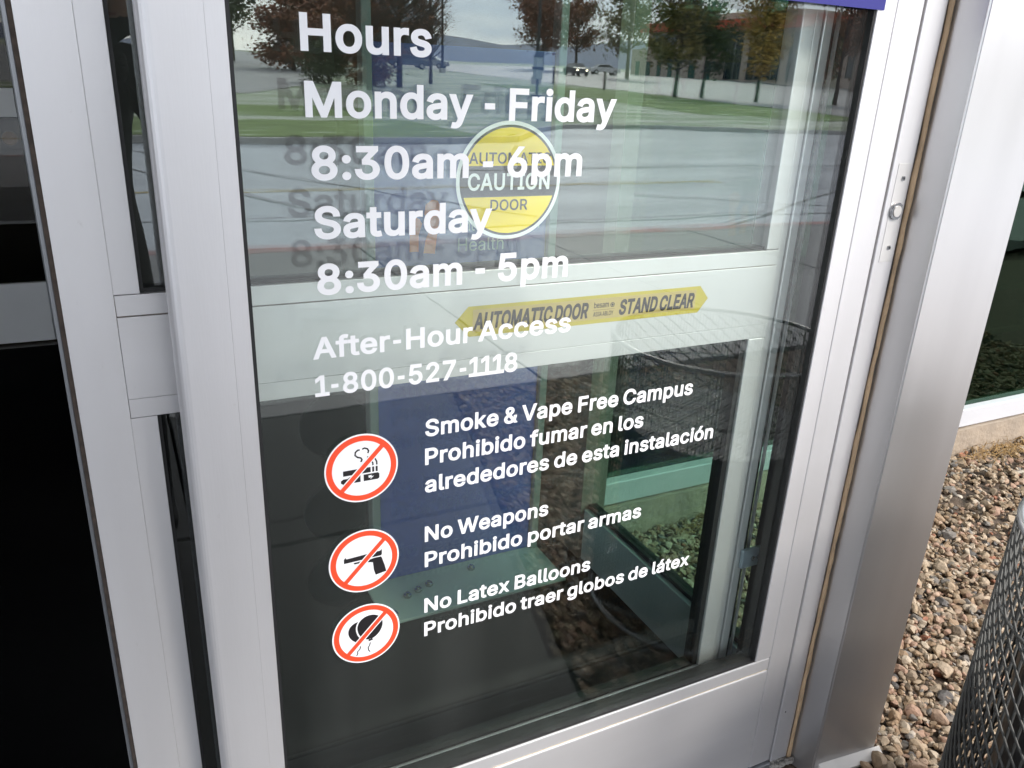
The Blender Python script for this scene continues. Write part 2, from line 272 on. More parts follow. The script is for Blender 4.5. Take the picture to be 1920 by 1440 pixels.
'U':(517,((259,-8,230,-7,203,-2,177,5,154,15,126,33,103,55,85,80,71,108,63,140,60,173,60,509,124,509,124,178,126,155,132,133,141,113,153,95,169,80,187,68,208,59,232,53,259,52,285,53,309,59,331,68,349,80,364,95,377,113,385,133,391,155,393,178,393,509,457,509,457,173,454,140,446,108,433,80,414,55,391,33,363,15,340,5,315,-2,288,-7),)),
'V':(480,((204,0,16,509,84,509,192,206,215,137,248,31,235,31,267,138,290,206,395,509,463,509,278,0),)),
'W':(686,((155,0,16,509,82,509,163,196,175,145,187,94,197,40,189,40,200,94,211,145,224,196,306,509,380,509,462,196,474,145,486,94,497,40,488,40,499,94,510,145,523,196,603,509,670,509,530,0,455,0,368,323,351,391,336,475,350,475,335,395,318,323,230,0),)),
'Y':(472,((203,0,203,208,16,509,91,509,192,344,222,292,250,230,224,230,251,293,280,344,381,509,455,509,268,208,268,0),)),
'a':(389,((160,-9,137,-7,115,-3,94,5,76,15,60,29,48,45,38,63,32,84,30,108,32,128,36,146,43,161,58,179,78,193,92,200,108,206,125,211,178,220,234,227,252,230,265,235,273,243,276,255,276,257,273,279,267,297,256,311,240,322,220,329,196,331,171,329,149,322,132,313,118,301,107,288,100,274,41,291,51,313,64,331,79,346,95,358,114,368,133,375,153,380,173,383,194,384,239,379,255,375,271,369,286,360,300,350,312,336,322,320,330,301,335,278,337,251,337,0,277,0,277,52,272,52,252,25,236,12,215,1,199,-4,181,-7),(170,45,192,47,211,51,228,59,248,74,263,93,272,115,276,138,276,190,259,182,231,176,200,171,175,168,134,159,117,150,103,139,95,124,92,105,94,87,102,72,114,61,130,52,149,47),)),
'b':(424,((229,-8,208,-7,189,-3,172,4,153,17,138,31,118,59,112,59,112,0,53,0,53,509,114,509,114,319,118,319,137,346,152,360,171,373,188,379,207,383,229,384,259,382,287,374,313,361,335,342,354,320,370,293,379,270,385,245,389,218,390,189,389,160,385,133,379,108,370,84,355,57,336,34,313,16,288,3,260,-6),(220,47,242,49,262,55,279,66,294,80,306,97,316,117,323,139,327,163,328,189,327,215,323,239,316,261,307,281,295,298,280,311,262,322,243,328,220,330,198,328,178,322,161,312,147,299,134,282,125,263,118,241,114,216,113,189,114,162,118,138,125,115,135,95,147,78,162,65,179,55,198,49),)),
'c':(396,((207,-8,174,-5,144,3,117,16,93,35,72,58,56,85,46,108,40,133,36,159,34,187,36,216,40,243,46,268,56,291,72,318,93,341,117,360,144,374,174,382,207,384,226,384,243,381,260,377,284,368,305,356,324,341,340,322,349,308,356,293,362,277,303,262,290,289,270,311,242,325,207,330,184,328,163,321,145,310,130,296,118,278,108,258,102,236,98,212,96,187,98,163,102,139,108,117,118,97,130,80,145,66,163,55,184,49,207,46,243,52,271,66,292,89,304,117,363,102,357,86,350,70,341,56,325,37,306,21,292,12,277,5,261,-1,244,-5,226,-7),)),
'd':(424,((195,-8,165,-6,137,3,111,16,89,34,70,57,55,84,46,108,39,133,35,160,34,189,35,218,39,245,46,270,55,293,70,320,89,342,112,361,137,374,165,382,196,384,218,383,237,379,253,373,272,360,287,346,306,319,311,319,311,509,372,509,372,0,313,0,313,59,307,59,287,31,272,17,252,4,236,-3,217,-7),(205,47,226,49,246,55,263,65,278,78,290,95,299,115,306,138,310,162,312,189,310,216,306,241,300,263,290,282,278,299,263,312,246,322,227,328,205,330,182,328,162,322,145,311,130,298,118,281,108,261,102,239,98,215,96,189,98,163,102,139,109,117,118,97,130,80,145,66,162,55,182,49),)),
'e':(404,((212,-8,177,-5,145,3,117,16,92,35,72,58,56,85,46,108,40,132,35,159,34,187,35,215,39,242,46,267,55,290,71,317,91,340,115,359,142,373,172,382,205,384,226,383,246,380,266,374,285,366,303,355,319,341,334,324,347,305,357,282,365,256,370,227,371,194,371,169,75,169,75,221,338,221,310,202,308,226,304,248,298,269,288,286,277,301,263,314,246,323,227,328,205,330,183,328,164,323,146,313,131,301,119,286,109,270,102,251,97,231,96,211,96,178,98,151,102,127,110,106,121,88,135,73,151,61,169,53,190,48,212,46,234,48,254,53,271,61,285,73,297,88,306,105,365,91,358,72,348,55,335,39,320,26,302,14,283,4,261,-3,237,-7),)),
'f':(254,((228,379,228,327,6,327,6,379),(81,0,81,432,82,452,87,470,96,486,107,499,120,510,135,519,152,525,169,529,187,530,222,527,243,521,227,468,215,472,195,474,171,470,154,460,145,443,142,419,142,0),)),
'g':(425,((207,-151,180,-149,156,-146,134,-140,114,-132,97,-122,82,-110,70,-97,59,-84,51,-69,101,-41,122,-66,136,-78,154,-88,169,-93,187,-96,207,-97,236,-95,261,-87,282,-75,298,-58,308,-34,311,-6,311,68,306,68,287,41,272,28,252,16,236,10,217,6,195,5,165,7,138,14,113,27,90,43,71,65,55,90,46,112,39,136,35,163,34,191,35,220,39,246,46,271,55,293,71,320,90,342,112,361,138,374,166,382,196,384,218,383,237,379,253,373,273,360,288,346,308,319,313,319,313,379,372,379,372,-9,370,-40,363,-67,350,-90,334,-109,314,-124,291,-136,265,-144,237,-149),(205,59,227,61,246,66,264,75,278,87,290,103,300,121,307,142,311,166,312,193,311,219,307,242,300,264,291,283,279,299,264,312,247,322,227,328,205,330,182,328,163,322,145,312,130,298,118,282,109,262,102,241,98,218,96,193,98,167,102,144,109,123,118,104,131,88,145,76,163,66,183,61),)),
'h':(410,((114,227,114,0,53,0,53,509,114,509,114,287,102,287,116,319,132,344,152,362,175,374,200,382,227,384,252,383,275,377,295,369,313,356,328,340,341,321,350,298,355,271,357,240,357,0,296,0,296,235,293,263,286,286,273,304,256,318,235,326,210,329,192,328,176,324,161,317,141,303,126,283,119,266,115,248),)),
'i':(167,((53,0,53,379,114,379,114,0),(84,443,67,446,54,455,44,468,41,483,44,499,54,512,67,521,84,524,100,521,114,512,123,499,126,483,123,468,114,455,100,446),)),
'k':(381,((110,137,110,212,121,212,284,379,360,379,184,199,177,199),(53,0,53,509,114,509,114,0),(294,0,148,186,191,229,372,0),)),
'l':(189,((139,-2,112,0,91,8,74,20,62,37,55,59,53,84,53,509,114,509,114,99,115,77,120,62,130,54,146,52,160,53,170,54,181,3,162,-1),)),
'm':(610,((53,0,53,379,112,379,112,295,108,295,114,314,122,331,132,346,151,363,172,376,195,384,219,386,245,383,268,375,287,361,303,342,314,320,321,295,312,295,318,312,326,329,337,343,350,356,364,366,381,375,398,381,417,385,437,386,458,385,478,380,497,372,514,361,529,346,541,328,550,307,555,283,557,255,557,0,496,0,496,254,493,279,485,298,473,313,456,323,438,329,419,330,395,328,374,320,358,307,345,290,338,270,335,247,335,0,274,0,274,260,272,280,265,297,253,311,238,322,220,328,199,330,178,328,158,320,140,307,126,289,119,274,115,257,114,238,114,0),)),
'n':(410,((114,227,114,0,53,0,53,379,112,379,112,287,102,287,116,319,132,344,152,362,175,374,200,382,227,384,252,383,275,377,295,369,313,356,328,340,341,321,350,298,355,271,357,240,357,0,296,0,296,235,293,263,286,286,273,304,256,318,235,326,210,329,192,328,176,324,161,317,141,303,126,283,119,266,115,248),)),
'o':(415,((207,-8,174,-5,144,3,117,16,93,35,72,58,56,85,46,108,40,133,36,159,34,187,36,216,40,243,46,268,56,291,72,318,93,341,117,360,144,374,174,382,207,384,241,382,271,374,299,360,323,341,343,318,359,291,369,268,376,243,380,216,381,187,380,159,376,133,369,108,359,85,343,58,323,35,299,16,271,3,241,-5),(207,46,231,49,252,55,270,66,285,80,298,97,307,117,314,139,318,163,319,187,318,212,314,236,307,258,298,278,285,296,270,310,252,321,231,328,207,330,184,328,163,321,145,310,130,296,118,278,108,258,102,236,98,212,96,187,98,163,102,139,108,117,118,97,130,80,145,66,163,55,184,49),)),
'p':(424,((53,-143,53,379,112,379,112,319,118,319,137,346,152,360,171,373,188,379,207,383,229,384,259,382,287,374,313,361,335,342,354,320,370,293,379,270,385,245,389,218,390,189,389,160,385,133,379,108,370,84,355,57,336,34,313,16,288,3,260,-6,229,-8,208,-7,189,-3,173,4,153,17,138,31,118,59,114,59,114,-143),(220,47,242,49,262,55,279,66,294,80,306,97,316,117,323,139,327,163,328,189,327,215,323,239,316,261,307,281,295,298,280,311,262,322,243,328,220,330,198,328,178,322,161,312,147,299,134,282,125,263,118,241,114,216,113,189,114,162,118,138,125,115,135,95,147,78,162,65,179,55,198,49),)),
'r':(259,((53,0,53,379,112,379,112,321,115,321,124,339,137,354,152,367,171,377,191,383,213,385,229,384,243,384,243,322,230,324,207,326,182,323,159,315,140,301,126,284,117,262,114,237,114,0),)),
's':(365,((182,-8,157,-7,133,-3,112,3,93,12,76,24,62,38,50,54,41,73,36,94,94,107,101,87,111,72,124,60,141,52,160,47,181,45,206,47,227,53,244,62,262,81,268,103,265,121,254,136,237,147,212,155,149,170,118,180,92,192,72,208,58,227,50,249,47,274,49,295,55,314,65,332,79,347,95,360,115,370,137,378,161,383,187,384,212,383,234,379,254,372,271,363,286,352,299,339,309,324,318,308,324,290,268,277,258,298,243,316,228,325,210,331,187,333,166,331,147,326,131,317,114,299,109,277,112,258,124,243,136,235,152,229,172,223,229,209,261,200,287,187,306,171,320,153,328,131,331,107,329,85,323,65,312,47,298,31,281,18,260,6,236,-2,210,-7),)),
't':(227,((204,379,204,327,6,327,6,379),(65,471,126,471,126,98,128,76,136,61,150,53,170,50,185,51,202,54,213,2,192,-3,168,-4,138,-1,113,7,92,21,77,41,68,64,65,93),)),
'u':(410,((182,-5,158,-3,135,2,115,11,97,23,82,39,69,59,60,82,54,109,53,139,53,379,114,379,114,144,116,117,124,94,137,75,154,61,175,53,200,50,218,51,234,55,249,62,268,77,283,97,290,113,295,132,296,153,296,379,357,379,357,0,298,0,298,92,307,92,294,60,277,35,257,17,234,5,209,-3),)),
'x':(379,((21,0,171,218,171,171,29,379,100,379,147,306,179,253,207,206,175,206,202,253,233,306,282,379,352,379,209,169,209,214,358,0,287,0,231,85,200,136,173,182,205,182,178,136,148,85,91,0),)),
'y':(389,((47,-139,61,-86,71,-87,88,-90,104,-89,118,-84,130,-74,141,-58,151,-36,163,-1,17,379,84,379,165,155,187,87,206,21,184,21,202,87,224,155,305,379,371,379,204,-58,196,-77,187,-93,177,-107,159,-124,139,-136,117,-143,91,-145,65,-143),)),
'á':(389,((160,-9,137,-7,115,-3,94,5,76,15,60,29,48,45,38,63,32,84,30,108,32,128,36,146,43,161,58,179,78,193,92,200,108,206,125,211,178,220,234,227,252,230,265,235,273,243,276,255,276,257,273,279,267,297,256,311,240,322,220,329,196,331,171,329,149,322,132,313,118,301,107,288,100,274,41,291,51,313,64,331,79,346,95,358,114,368,133,375,153,380,173,383,194,384,239,379,255,375,271,369,286,360,300,350,312,336,322,320,330,301,335,278,337,251,337,0,277,0,277,52,272,52,252,25,236,12,215,1,199,-4,181,-7),(170,45,192,47,211,51,228,59,248,74,263,93,272,115,276,138,276,190,259,182,231,176,200,171,175,168,134,159,117,150,103,139,95,124,92,105,94,87,102,72,114,61,130,52,149,47),(162,429,210,529,278,529,212,429),)),
'ó':(415,((207,-8,174,-5,144,3,117,16,93,35,72,58,56,85,46,108,40,133,36,159,34,187,36,216,40,243,46,268,56,291,72,318,93,341,117,360,144,374,174,382,207,384,241,382,271,374,299,360,323,341,343,318,359,291,369,268,376,243,380,216,381,187,380,159,376,133,369,108,359,85,343,58,323,35,299,16,271,3,241,-5),(207,46,231,49,252,55,270,66,285,80,298,97,307,117,314,139,318,163,319,187,318,212,314,236,307,258,298,278,285,296,270,310,252,321,231,328,207,330,184,328,163,321,145,310,130,296,118,278,108,258,102,236,98,212,96,187,98,163,102,139,108,117,118,97,130,80,145,66,163,55,184,49),(181,429,228,529,297,529,231,429),)),
}
CAPH = 509.0
def offset_poly(p, d):
    n = len(p); area = sum(p[i][0] * p[(i + 1) % n][1] - p[(i + 1) % n][0] * p[i][1] for i in range(n))
    out = []
    for i in range(n):
        a, b, c = p[i - 1], p[i], p[(i + 1) % n]
        e1 = Vector((b[0] - a[0], b[1] - a[1])); e2 = Vector((c[0] - b[0], c[1] - b[1]))
        if e1.length < 1e-6 or e2.length < 1e-6: out.append(b); continue
        n1 = Vector((e1.y, -e1.x)).normalized(); n2 = Vector((e2.y, -e2.x)).normalized()
        mm = n1 + n2
        if mm.length < 0.3: mm = n1 * 1.0
        else: mm = mm / max(mm.dot(n1), 0.55)
        out.append((b[0] + mm.x * d, b[1] + mm.y * d))
    return out
def parea(p): return sum(p[i - 1][0] * p[i][1] - p[i][0] * p[i - 1][1] for i in range(len(p)))
def inside(pt, p):
    c = False
    for i in range(len(p)):
        (x1, y1), (x2, y2) = p[i - 1], p[i]
        if (y1 > pt[1]) != (y2 > pt[1]) and pt[0] < (x2 - x1) * (pt[1] - y1) / (y2 - y1) + x1: c = not c
    return c
def clean(polys, sign):
    """union of overlapping contours: keep triangles whose winding number has the wanted sign, return boundary loops"""
    vs_, es = [], []
    for p in polys:
        k = len(vs_); vs_ += [Vector(q) for q in p]; es += [(k + i, k + (i + 1) % len(p)) for i in range(len(p))]
    V, E_, F, _, _, _ = delaunay_2d_cdt(vs_, es, [], 0, 0.01)
    segs = np.array([(*p[i - 1], *p[i]) for p in polys for i in range(len(p))])
    keep = []
    for f in F:
        c = sum((V[i] for i in f), Vector((0, 0))) / len(f)
        up = (segs[:, 1] <= c.y) & (segs[:, 3] > c.y); dnw = (segs[:, 1] > c.y) & (segs[:, 3] <= c.y)
        cr_ = (segs[:, 2] - segs[:, 0]) * (c.y - segs[:, 1]) - (c.x - segs[:, 0]) * (segs[:, 3] - segs[:, 1])
        wn = int(np.sum(up & (cr_ > 0)) - np.sum(dnw & (cr_ < 0)))
        if wn * sign > 0: keep.append(f)
    he = set()
    for f in keep:
        for i in range(len(f)):
            a, b_ = f[i - 1], f[i]
            if (b_, a) in he: he.remove((b_, a))
            else: he.add((a, b_))
    nxt = {}
    for a, b_ in he: nxt.setdefault(a, []).append(b_)
    loops = []
    while nxt:
        a = next(iter(nxt)); L = [a]; cur = nxt[a].pop()
        if not nxt[a]: del nxt[a]
        while cur != a:
            L.append(cur); n2 = nxt[cur].pop()
            if not nxt[cur]: del nxt[cur]
            cur = n2
        if len(L) > 2:
            P = [tuple(V[i]) for i in L]
            if abs(parea(P)) > 120: loops.append(P)
    return loops
GC = {}
def glyph(ch, bold):
    if (ch, bold) in GC: return GC[(ch, bold)]
    adv, gl = GLYPHS[ch]; sg = -1 if FILLCW else 1
    if ch == '-': adv = 310; gl = [[c if i % 2 else 55 + (c - 67) * .62 for i, c in enumerate(f)] for f in gl]
    if ch == '1': adv = 330; gl = [[c if i % 2 else c - 52 for i, c in enumerate(f)] for f in gl]
    P = clean([[(f[i], f[i + 1]) for i in range(0, len(f), 2)] for f in gl], sg)
    # clean() returns outer loops counter-clockwise, holes clockwise
    if bold:
        q = []
        for p in P:
            r = []                                                    # drop near-duplicate points
            for a in p:
                if not r or (Vector(a) - Vector(r[-1])).length > 3: r.append(a)
            if (Vector(r[0]) - Vector(r[-1])).length < 3: r.pop()
            q.append(offset_poly(r, bold))
        P = clean(q, 1)
    GC[(ch, bold)] = (adv, P)
    return GC[(ch, bold)]
def text_words(s, x0, x1, z, cap, bold=15, space=0.0, slant=0.0):
    """x0..x1 ink extent, z baseline, cap = capital height; returns words, each a list of (outer contour + its holes)"""
    words = []; x = 0; allp = []
    for wd in s.split(' '):
        grp = []
        for ch in wd:
            adv, P = glyph(ch, bold); P = [[(a + x, b) for a, b in p] for p in P]
            outer = [p for p in P if parea(p) > 0]; holes = [p for p in P if parea(p) <= 0]
            G = [[p] for p in outer]
            for h in holes:
                for k in G:
                    if inside(h[0], k[0]): k.append(h); break
            grp += G; x += adv + space + bold * 0.9
        words.append((wd, grp)); x += 150 + space
        allp += [q for G in grp for p in G for q in p]
    mnx = min(a for a, b in allp); mxx = max(a for a, b in allp)
    sx = (x1 - x0) / (mxx - mnx); sz = cap / (CAPH + 2 * bold)
    f = lambda a, b: (x0 + (a - mnx) * sx + slant * (b + bold) * sz, z + (b + bold) * sz)
    return [(w_, [[[f(a, b) for a, b in p] for p in G] for G in grp]) for w_, grp in words]
def _area(f):
    p = [(f[i], f[i + 1]) for i in range(0, len(f), 2)]
    return sum(p[i][0] * p[(i + 1) % len(p)][1] - p[(i + 1) % len(p)][0] * p[i][1] for i in range(len(p)))
FILLCW = _area(GLYPHS['H'][1][0]) < 0
def text(s, x0, x1, z, cap, y, mat, parent, bold=15, label=None, thick=0.0003, tone='white', **k):
    for wd, groups in text_words(s, x0, x1, z, cap, bold, **k):
        bm = bmesh.new()
        for i, G in enumerate(groups):
            me = flat('tmp', G, y - (i % 2) * 0.00006, thick, None, None, raw=True)
            bm.from_mesh(me); bpy.data.meshes.remove(me)
        o = frombm('lettering', bm, mat, parent)
        o['label'] = '%s lettering reading "%s"' % (tone, wd) if wd != '-' else '%s hyphen' % tone

# ------------------------------------------------------------------ ground, drive, lawn
def sheet(name, poly, z, mat, kind='structure', zf=None, parent=None):
    bm = bmesh.new(); vs_ = [bm.verts.new((x, y, z + (zf(-y) if zf else 0))) for x, y in poly]
    f = bm.faces.new(vs_)
    if f.normal.z < 0: f.normal_flip()
    bm.normal_update()
    for f in bm.faces:
        if f.normal.z < 0: f.normal_flip()
    o = frombm(name, bm, mat, parent)
    if kind: o['kind'] = kind
    return o
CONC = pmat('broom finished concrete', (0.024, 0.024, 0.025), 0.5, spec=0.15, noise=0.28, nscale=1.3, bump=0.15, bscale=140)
CONC_LIT = pmat('concrete lit beyond canopy', (0.21, 0.205, 0.21), 0.45, noise=0.3, nscale=1.1, bump=0.1, bscale=120)  # same concrete coloured lighter outward; the darker near slabs carry the canopy's shade
WETC = pmat('damp pavement', (0.45, 0.48, 0.53), 0.34, noise=0.35, nscale=0.35, bump=0.05, bscale=30, stretch=(0.35, 1.9, 1), col2=(0.28, 0.30, 0.34), spec=0.7, coat=0.25)
LOT = pmat('pale far pavement', (0.25, 0.25, 0.25), 0.5, noise=0.15, nscale=0.2)
CURBM = pmat('kerb concrete', (0.42, 0.41, 0.39), 0.7, noise=0.2, nscale=6, bump=0.2, bscale=60)
REDP = pmat('faded red kerb paint', (0.42, 0.10, 0.10), 0.5, nscale=1.6, col2=(.27, .24, .24))
YELP = pmat('worn yellow road paint', (0.45, 0.36, 0.12), 0.6, noise=0.4, nscale=8)
GRASS = pmat('green lawn', (0.13, 0.185, 0.05), 0.9, noise=0.5, nscale=0.8, bump=1.0, bscale=25, col2=(0.07, 0.125, 0.02), stretch=(0.5, 2.2, 1))
for n_ in GRASS.node_tree.nodes:
    if n_.type == 'VALTORGB':
        n_.color_ramp.elements[1].position = .52; e_ = n_.color_ramp.elements.new(.60); e_.color = (.16, .24, .07, 1); e_ = n_.color_ramp.elements.new(.66); e_.color = (.42, .46, .38, 1)
FROST = pmat('frosted lawn', (0.50, 0.51, 0.46), 0.9, nscale=0.55, bump=1.0, bscale=20, col2=(0.13, 0.19, 0.07), stretch=(0.35, 1.6, 1))
HILL = pmat('distant hills', (0.20, 0.23, 0.30), 0.95, noise=0.25, nscale=0.02)  # distance haze put into the blue-grey base colour
SOIL = pmat('brown soil', (0.12, 0.085, 0.06), 0.95, noise=0.5, nscale=30, bump=0.8, bscale=120)

def tz(v): return 0.0 if v < 24 else 0.0235 * min(v - 24, 165)
g = sheet('ground', [(-1800, 1800), (1800, 1800), (1800, -1800), (-1800, -1800)], -0.16, SOIL)
sheet('driveway', [(-60, -6.05), (120, -6.05), (120, -40), (-60, -40)], -0.10, WETC)
SEAM = pmat('dark crack seal', (.05, .05, .055), .4, noise=.3, nscale=3)
random.seed(31)
def seam(p, q, wd=.035):
    n = 14; p, q = Vector(p), Vector(q); d = (q - p).normalized(); nn_ = Vector((-d.y, d.x))
    L = []; Rg = []
    for i in range(n + 1):
        c = p.lerp(q, i / n) + nn_ * random.gauss(0, .05); h_ = wd * random.uniform(.6, 1.3) / 2
        L.append(c + nn_ * h_); Rg.append(c - nn_ * h_)
    bm = bmesh.new(); a = [bm.verts.new((v.x, v.y, -.0955)) for v in L]; b2 = [bm.verts.new((v.x, v.y, -.0955)) for v in Rg]
    for i in range(n): bm.faces.new((a[i], b2[i], b2[i + 1], a[i + 1]))
    bm.normal_update()
    for f in bm.faces:
        if f.normal.z < 0: f.normal_flip()
    o = frombm('crack_seal', bm, SEAM); o['kind'] = 'structure'
for p, q, wd in (((-.4, -14.5), (3.2, -6.1), .06), ((-.2, -16.5), (4.6, -7.6), .05), ((2.5, -7.2), (14, -7.0), .05), ((6.0, -6.2), (18, -12.5), .05), ((4.5, -12.2), (22, -12.6), .06), ((7, -9.0), (11.5, -6.1), .04), ((-8, -8.1), (2.6, -8.0), .04)):
    seam(p, q, wd)
sheet('yellow_road_line', [(-60, -10.35), (9.6, -10.1), (9.6, -10.22), (-60, -10.47)], -0.096, YELP)
# lawn terrain beyond the kerb
kerb_line = [(-60, 17.3), (7.3, 17.2), (9.5, 18.2), (11.5, 21.0), (13.5, 22.9), (16.6, 23.6), (21, 22.3), (30, 21), (120, 20)]
def kv(x):
    for (a, b), (c, d) in zip(kerb_line, kerb_line[1:]):
        if a <= x <= c: return b + (d - b) * (x - a) / (c - a)
    return kerb_line[-1][1]
def terrain(name, x0, x1, v0f, v1, mat, dz):
    bm = bmesh.new(); nx, nv = 60, 30
    rows = []
    for i in range(nx + 1):
        x = x0 + (x1 - x0) * i / nx; a = v0f(x)
        rows.append([bm.verts.new((x, -(a + (v1 - a) * (j / nv) ** 1.7), tz(a + (v1 - a) * (j / nv) ** 1.7) + dz)) for j in range(nv + 1)])
    for i in range(nx):
        for j in range(nv): bm.faces.new((rows[i][j], rows[i][j + 1], rows[i + 1][j + 1], rows[i + 1][j]))
    bmesh.ops.recalc_face_normals(bm, faces=bm.faces)
    o = frombm(name, bm, mat, None, smooth=True); o['kind'] = 'structure'
    if o.data.polygons[0].normal.z < 0: o.data.flip_normals()
    return o
terrain('frosted_lawn', -60, 200, lambda x: kv(min(x, 119)) + .16, 260, FROST, 0.02)
terrain('green_lawn', -60, 8.6, lambda x: kv(x) + .16, 29, GRASS, 0.03)
terrain('green_lawn', 24.5, 34.5, lambda x: 26 + (34.5 - x) * 0.3, 55, GRASS, 0.03)
def drape(name, pts, mat, dz=0.04, kind='structure'):
    bm = bmesh.new(); V = [bm.verts.new((x, -v, 0)) for x, v in pts]; bm.faces.new(V)
    bmesh.ops.triangulate(bm, faces=bm.faces)
    bmesh.ops.subdivide_edges(bm, edges=bm.edges, cuts=4, use_grid_fill=True)
    for v in bm.verts: v.co.z = tz(-v.co.y) + dz
    bm.normal_update()
    for f in bm.faces:
        if f.normal.z < 0: f.normal_flip()
    o = frombm(name, bm, mat); o['kind'] = kind
    return o
drape('side_road', [(-40, 31), (5.7, 35.5), (10.5, 45), (16, 60), (27, 130), (25, 165), (-20, 110), (-60, 60)], LOT)
drape('car_park', [(34.6, 30), (35, 60), (33.5, 140), (150, 140), (150, 25), (60, 22)], LOT)
bm = bmesh.new()
for (a, b), (c, d) in zip(kerb_line, kerb_line[1:]):
    p, q = Vector((a, -b, tz(b + .16))), Vector((c, -d, tz(d + .16))); n_ = (q - p).cross(Vector((0, 0, 1))).normalized() * -.16
    vv = [bm.verts.new(t + Vector((0, 0, z))) for t in (p, q, q + n_, p + n_) for z in (-.30, .035)]
    for k in range(4):
        i, j = 2 * k, 2 * ((k + 1) % 4); bm.faces.new((vv[i], vv[j], vv[j + 1], vv[i + 1]))
    bm.faces.new((vv[1], vv[3], vv[5], vv[7]))
bmesh.ops.recalc_face_normals(bm, faces=bm.faces)
o = frombm('lawn_kerb', bm, CURBM); o['kind'] = 'structure'
# concrete apron of separate slabs with recessed joints, red kerb
def apron_edge(v):                       # right hand edge of the concrete next to the gravel
    return 0.86 + 0.235 * v
ap = empty('pavement', (0, -3, 0), None, None); ap['kind'] = 'structure'
random.seed(4)
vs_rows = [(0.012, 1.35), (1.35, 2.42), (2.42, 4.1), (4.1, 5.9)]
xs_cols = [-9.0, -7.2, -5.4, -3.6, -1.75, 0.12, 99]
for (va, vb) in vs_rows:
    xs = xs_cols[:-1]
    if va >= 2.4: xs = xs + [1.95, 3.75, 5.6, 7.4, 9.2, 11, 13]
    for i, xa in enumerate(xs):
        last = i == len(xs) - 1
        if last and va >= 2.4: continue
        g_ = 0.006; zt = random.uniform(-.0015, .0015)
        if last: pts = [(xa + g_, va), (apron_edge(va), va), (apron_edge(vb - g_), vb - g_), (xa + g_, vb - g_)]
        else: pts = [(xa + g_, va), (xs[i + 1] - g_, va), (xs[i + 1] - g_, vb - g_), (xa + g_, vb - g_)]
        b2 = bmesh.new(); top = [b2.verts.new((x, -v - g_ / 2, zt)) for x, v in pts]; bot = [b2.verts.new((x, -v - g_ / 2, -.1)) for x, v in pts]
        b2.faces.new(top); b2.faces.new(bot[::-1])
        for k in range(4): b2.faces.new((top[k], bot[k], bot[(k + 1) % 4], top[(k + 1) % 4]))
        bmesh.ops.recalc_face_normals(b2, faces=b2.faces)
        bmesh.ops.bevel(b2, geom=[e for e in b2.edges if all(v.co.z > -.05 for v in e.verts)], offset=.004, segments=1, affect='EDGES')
        frombm('slab', b2, CONC_LIT if va > 2.4 else CONC, ap)
rk = empty('red_kerb', (0, -6, 0), None, None); rk['kind'] = 'structure'
for i in range(-5, 8):
    box('kerb_stone', (i * 1.8 + .12 + .004, i * 1.8 + 1.92 - .004), (-6.07, -5.905), (-.15, .003), REDP, rk, bev=.012)

# ------------------------------------------------------------------ gravel (real stones)
def stone_protos(nv, sub, seed):
    rng = np.random.default_rng(seed); P = []
    bm = bmesh.new(); bmesh.ops.create_icosphere(bm, subdivisions=sub, radius=1)
    base = np.array([v.co[:] for v in bm.verts]); faces = np.array([[v.index for v in f.verts] for f in bm.faces]); bm.free()
    for _ in range(nv):
        v = base.copy(); K = rng.integers(9, 15)
        for k in range(K):
            n = rng.normal(size=3); n /= np.linalg.norm(n); d = rng.uniform(.42, .82)
            t = v @ n; ex = np.maximum(t - d, 0); v = v - np.outer(ex * .93, n)
        v = v * np.array([1, rng.uniform(.6, .9), rng.uniform(.38, .7)])
        v += rng.normal(size=v.shape) * .012
        P.append(v)
    return P, faces
def rotm(rng, tilt):
    a = rng.uniform(0, 2 * np.pi); b = rng.normal() * tilt; c = rng.normal() * tilt
    Rz = np.array([[np.cos(a), -np.sin(a), 0], [np.sin(a), np.cos(a), 0], [0, 0, 1]])
    Rx = np.array([[1, 0, 0], [0, np.cos(b), -np.sin(b)], [0, np.sin(b), np.cos(b)]])
    Ry = np.array([[np.cos(c), 0, np.sin(c)], [0, 1, 0], [-np.sin(c), 0, np.cos(c)]])
    return Rz @ Rx @ Ry
GRAV = bpy.data.materials.new('river gravel'); GRAV.use_nodes = True
t = GRAV.node_tree; b = t.nodes['Principled BSDF']; b.inputs['Roughness'].default_value = 0.75
ge = t.nodes.new('ShaderNodeNewGeometry'); rp = t.nodes.new('ShaderNodeValToRGB')
cols = [(0, (.31, .205, .12)), (.14, (.36, .265, .17)), (.28, (.24, .175, .115)), (.40, (.42, .32, .22)), (.52, (.20, .175, .15)), (.58, (.35, .215, .145)), (.68, (.46, .37, .27)), (.78, (.25, .175, .105)), (.87, (.39, .265, .18)), (.93, (.10, .088, .08)), (.96, (.32, .13, .07)), (.98, (.48, .41, .33))]
rp.color_ramp.interpolation = 'CONSTANT'
while len(rp.color_ramp.elements) < len(cols): rp.color_ramp.elements.new(0.5)
for e, (p, c) in zip(rp.color_ramp.elements, cols): e.position = p; e.color = (*c, 1)
nn = t.nodes.new('ShaderNodeTexNoise'); nn.inputs['Scale'].default_value = 90; nn.inputs['Detail'].default_value = 6
tcn = t.nodes.new('ShaderNodeTexCoord'); t.links.new(tcn.outputs['Object'], nn.inputs['Vector'])
ml = t.nodes.new('ShaderNodeMixRGB'); ml.blend_type = 'MULTIPLY'; ml.inputs[0].default_value = 1
rr = t.nodes.new('ShaderNodeMapRange'); rr.inputs['From Min'].default_value = .3; rr.inputs['From Max'].default_value = .7; rr.inputs['To Min'].default_value = .60; rr.inputs['To Max'].default_value = .98
t.links.new(nn.outputs['Fac'], rr.inputs[0]); t.links.new(ge.outputs['Random Per Island'], rp.inputs[0])
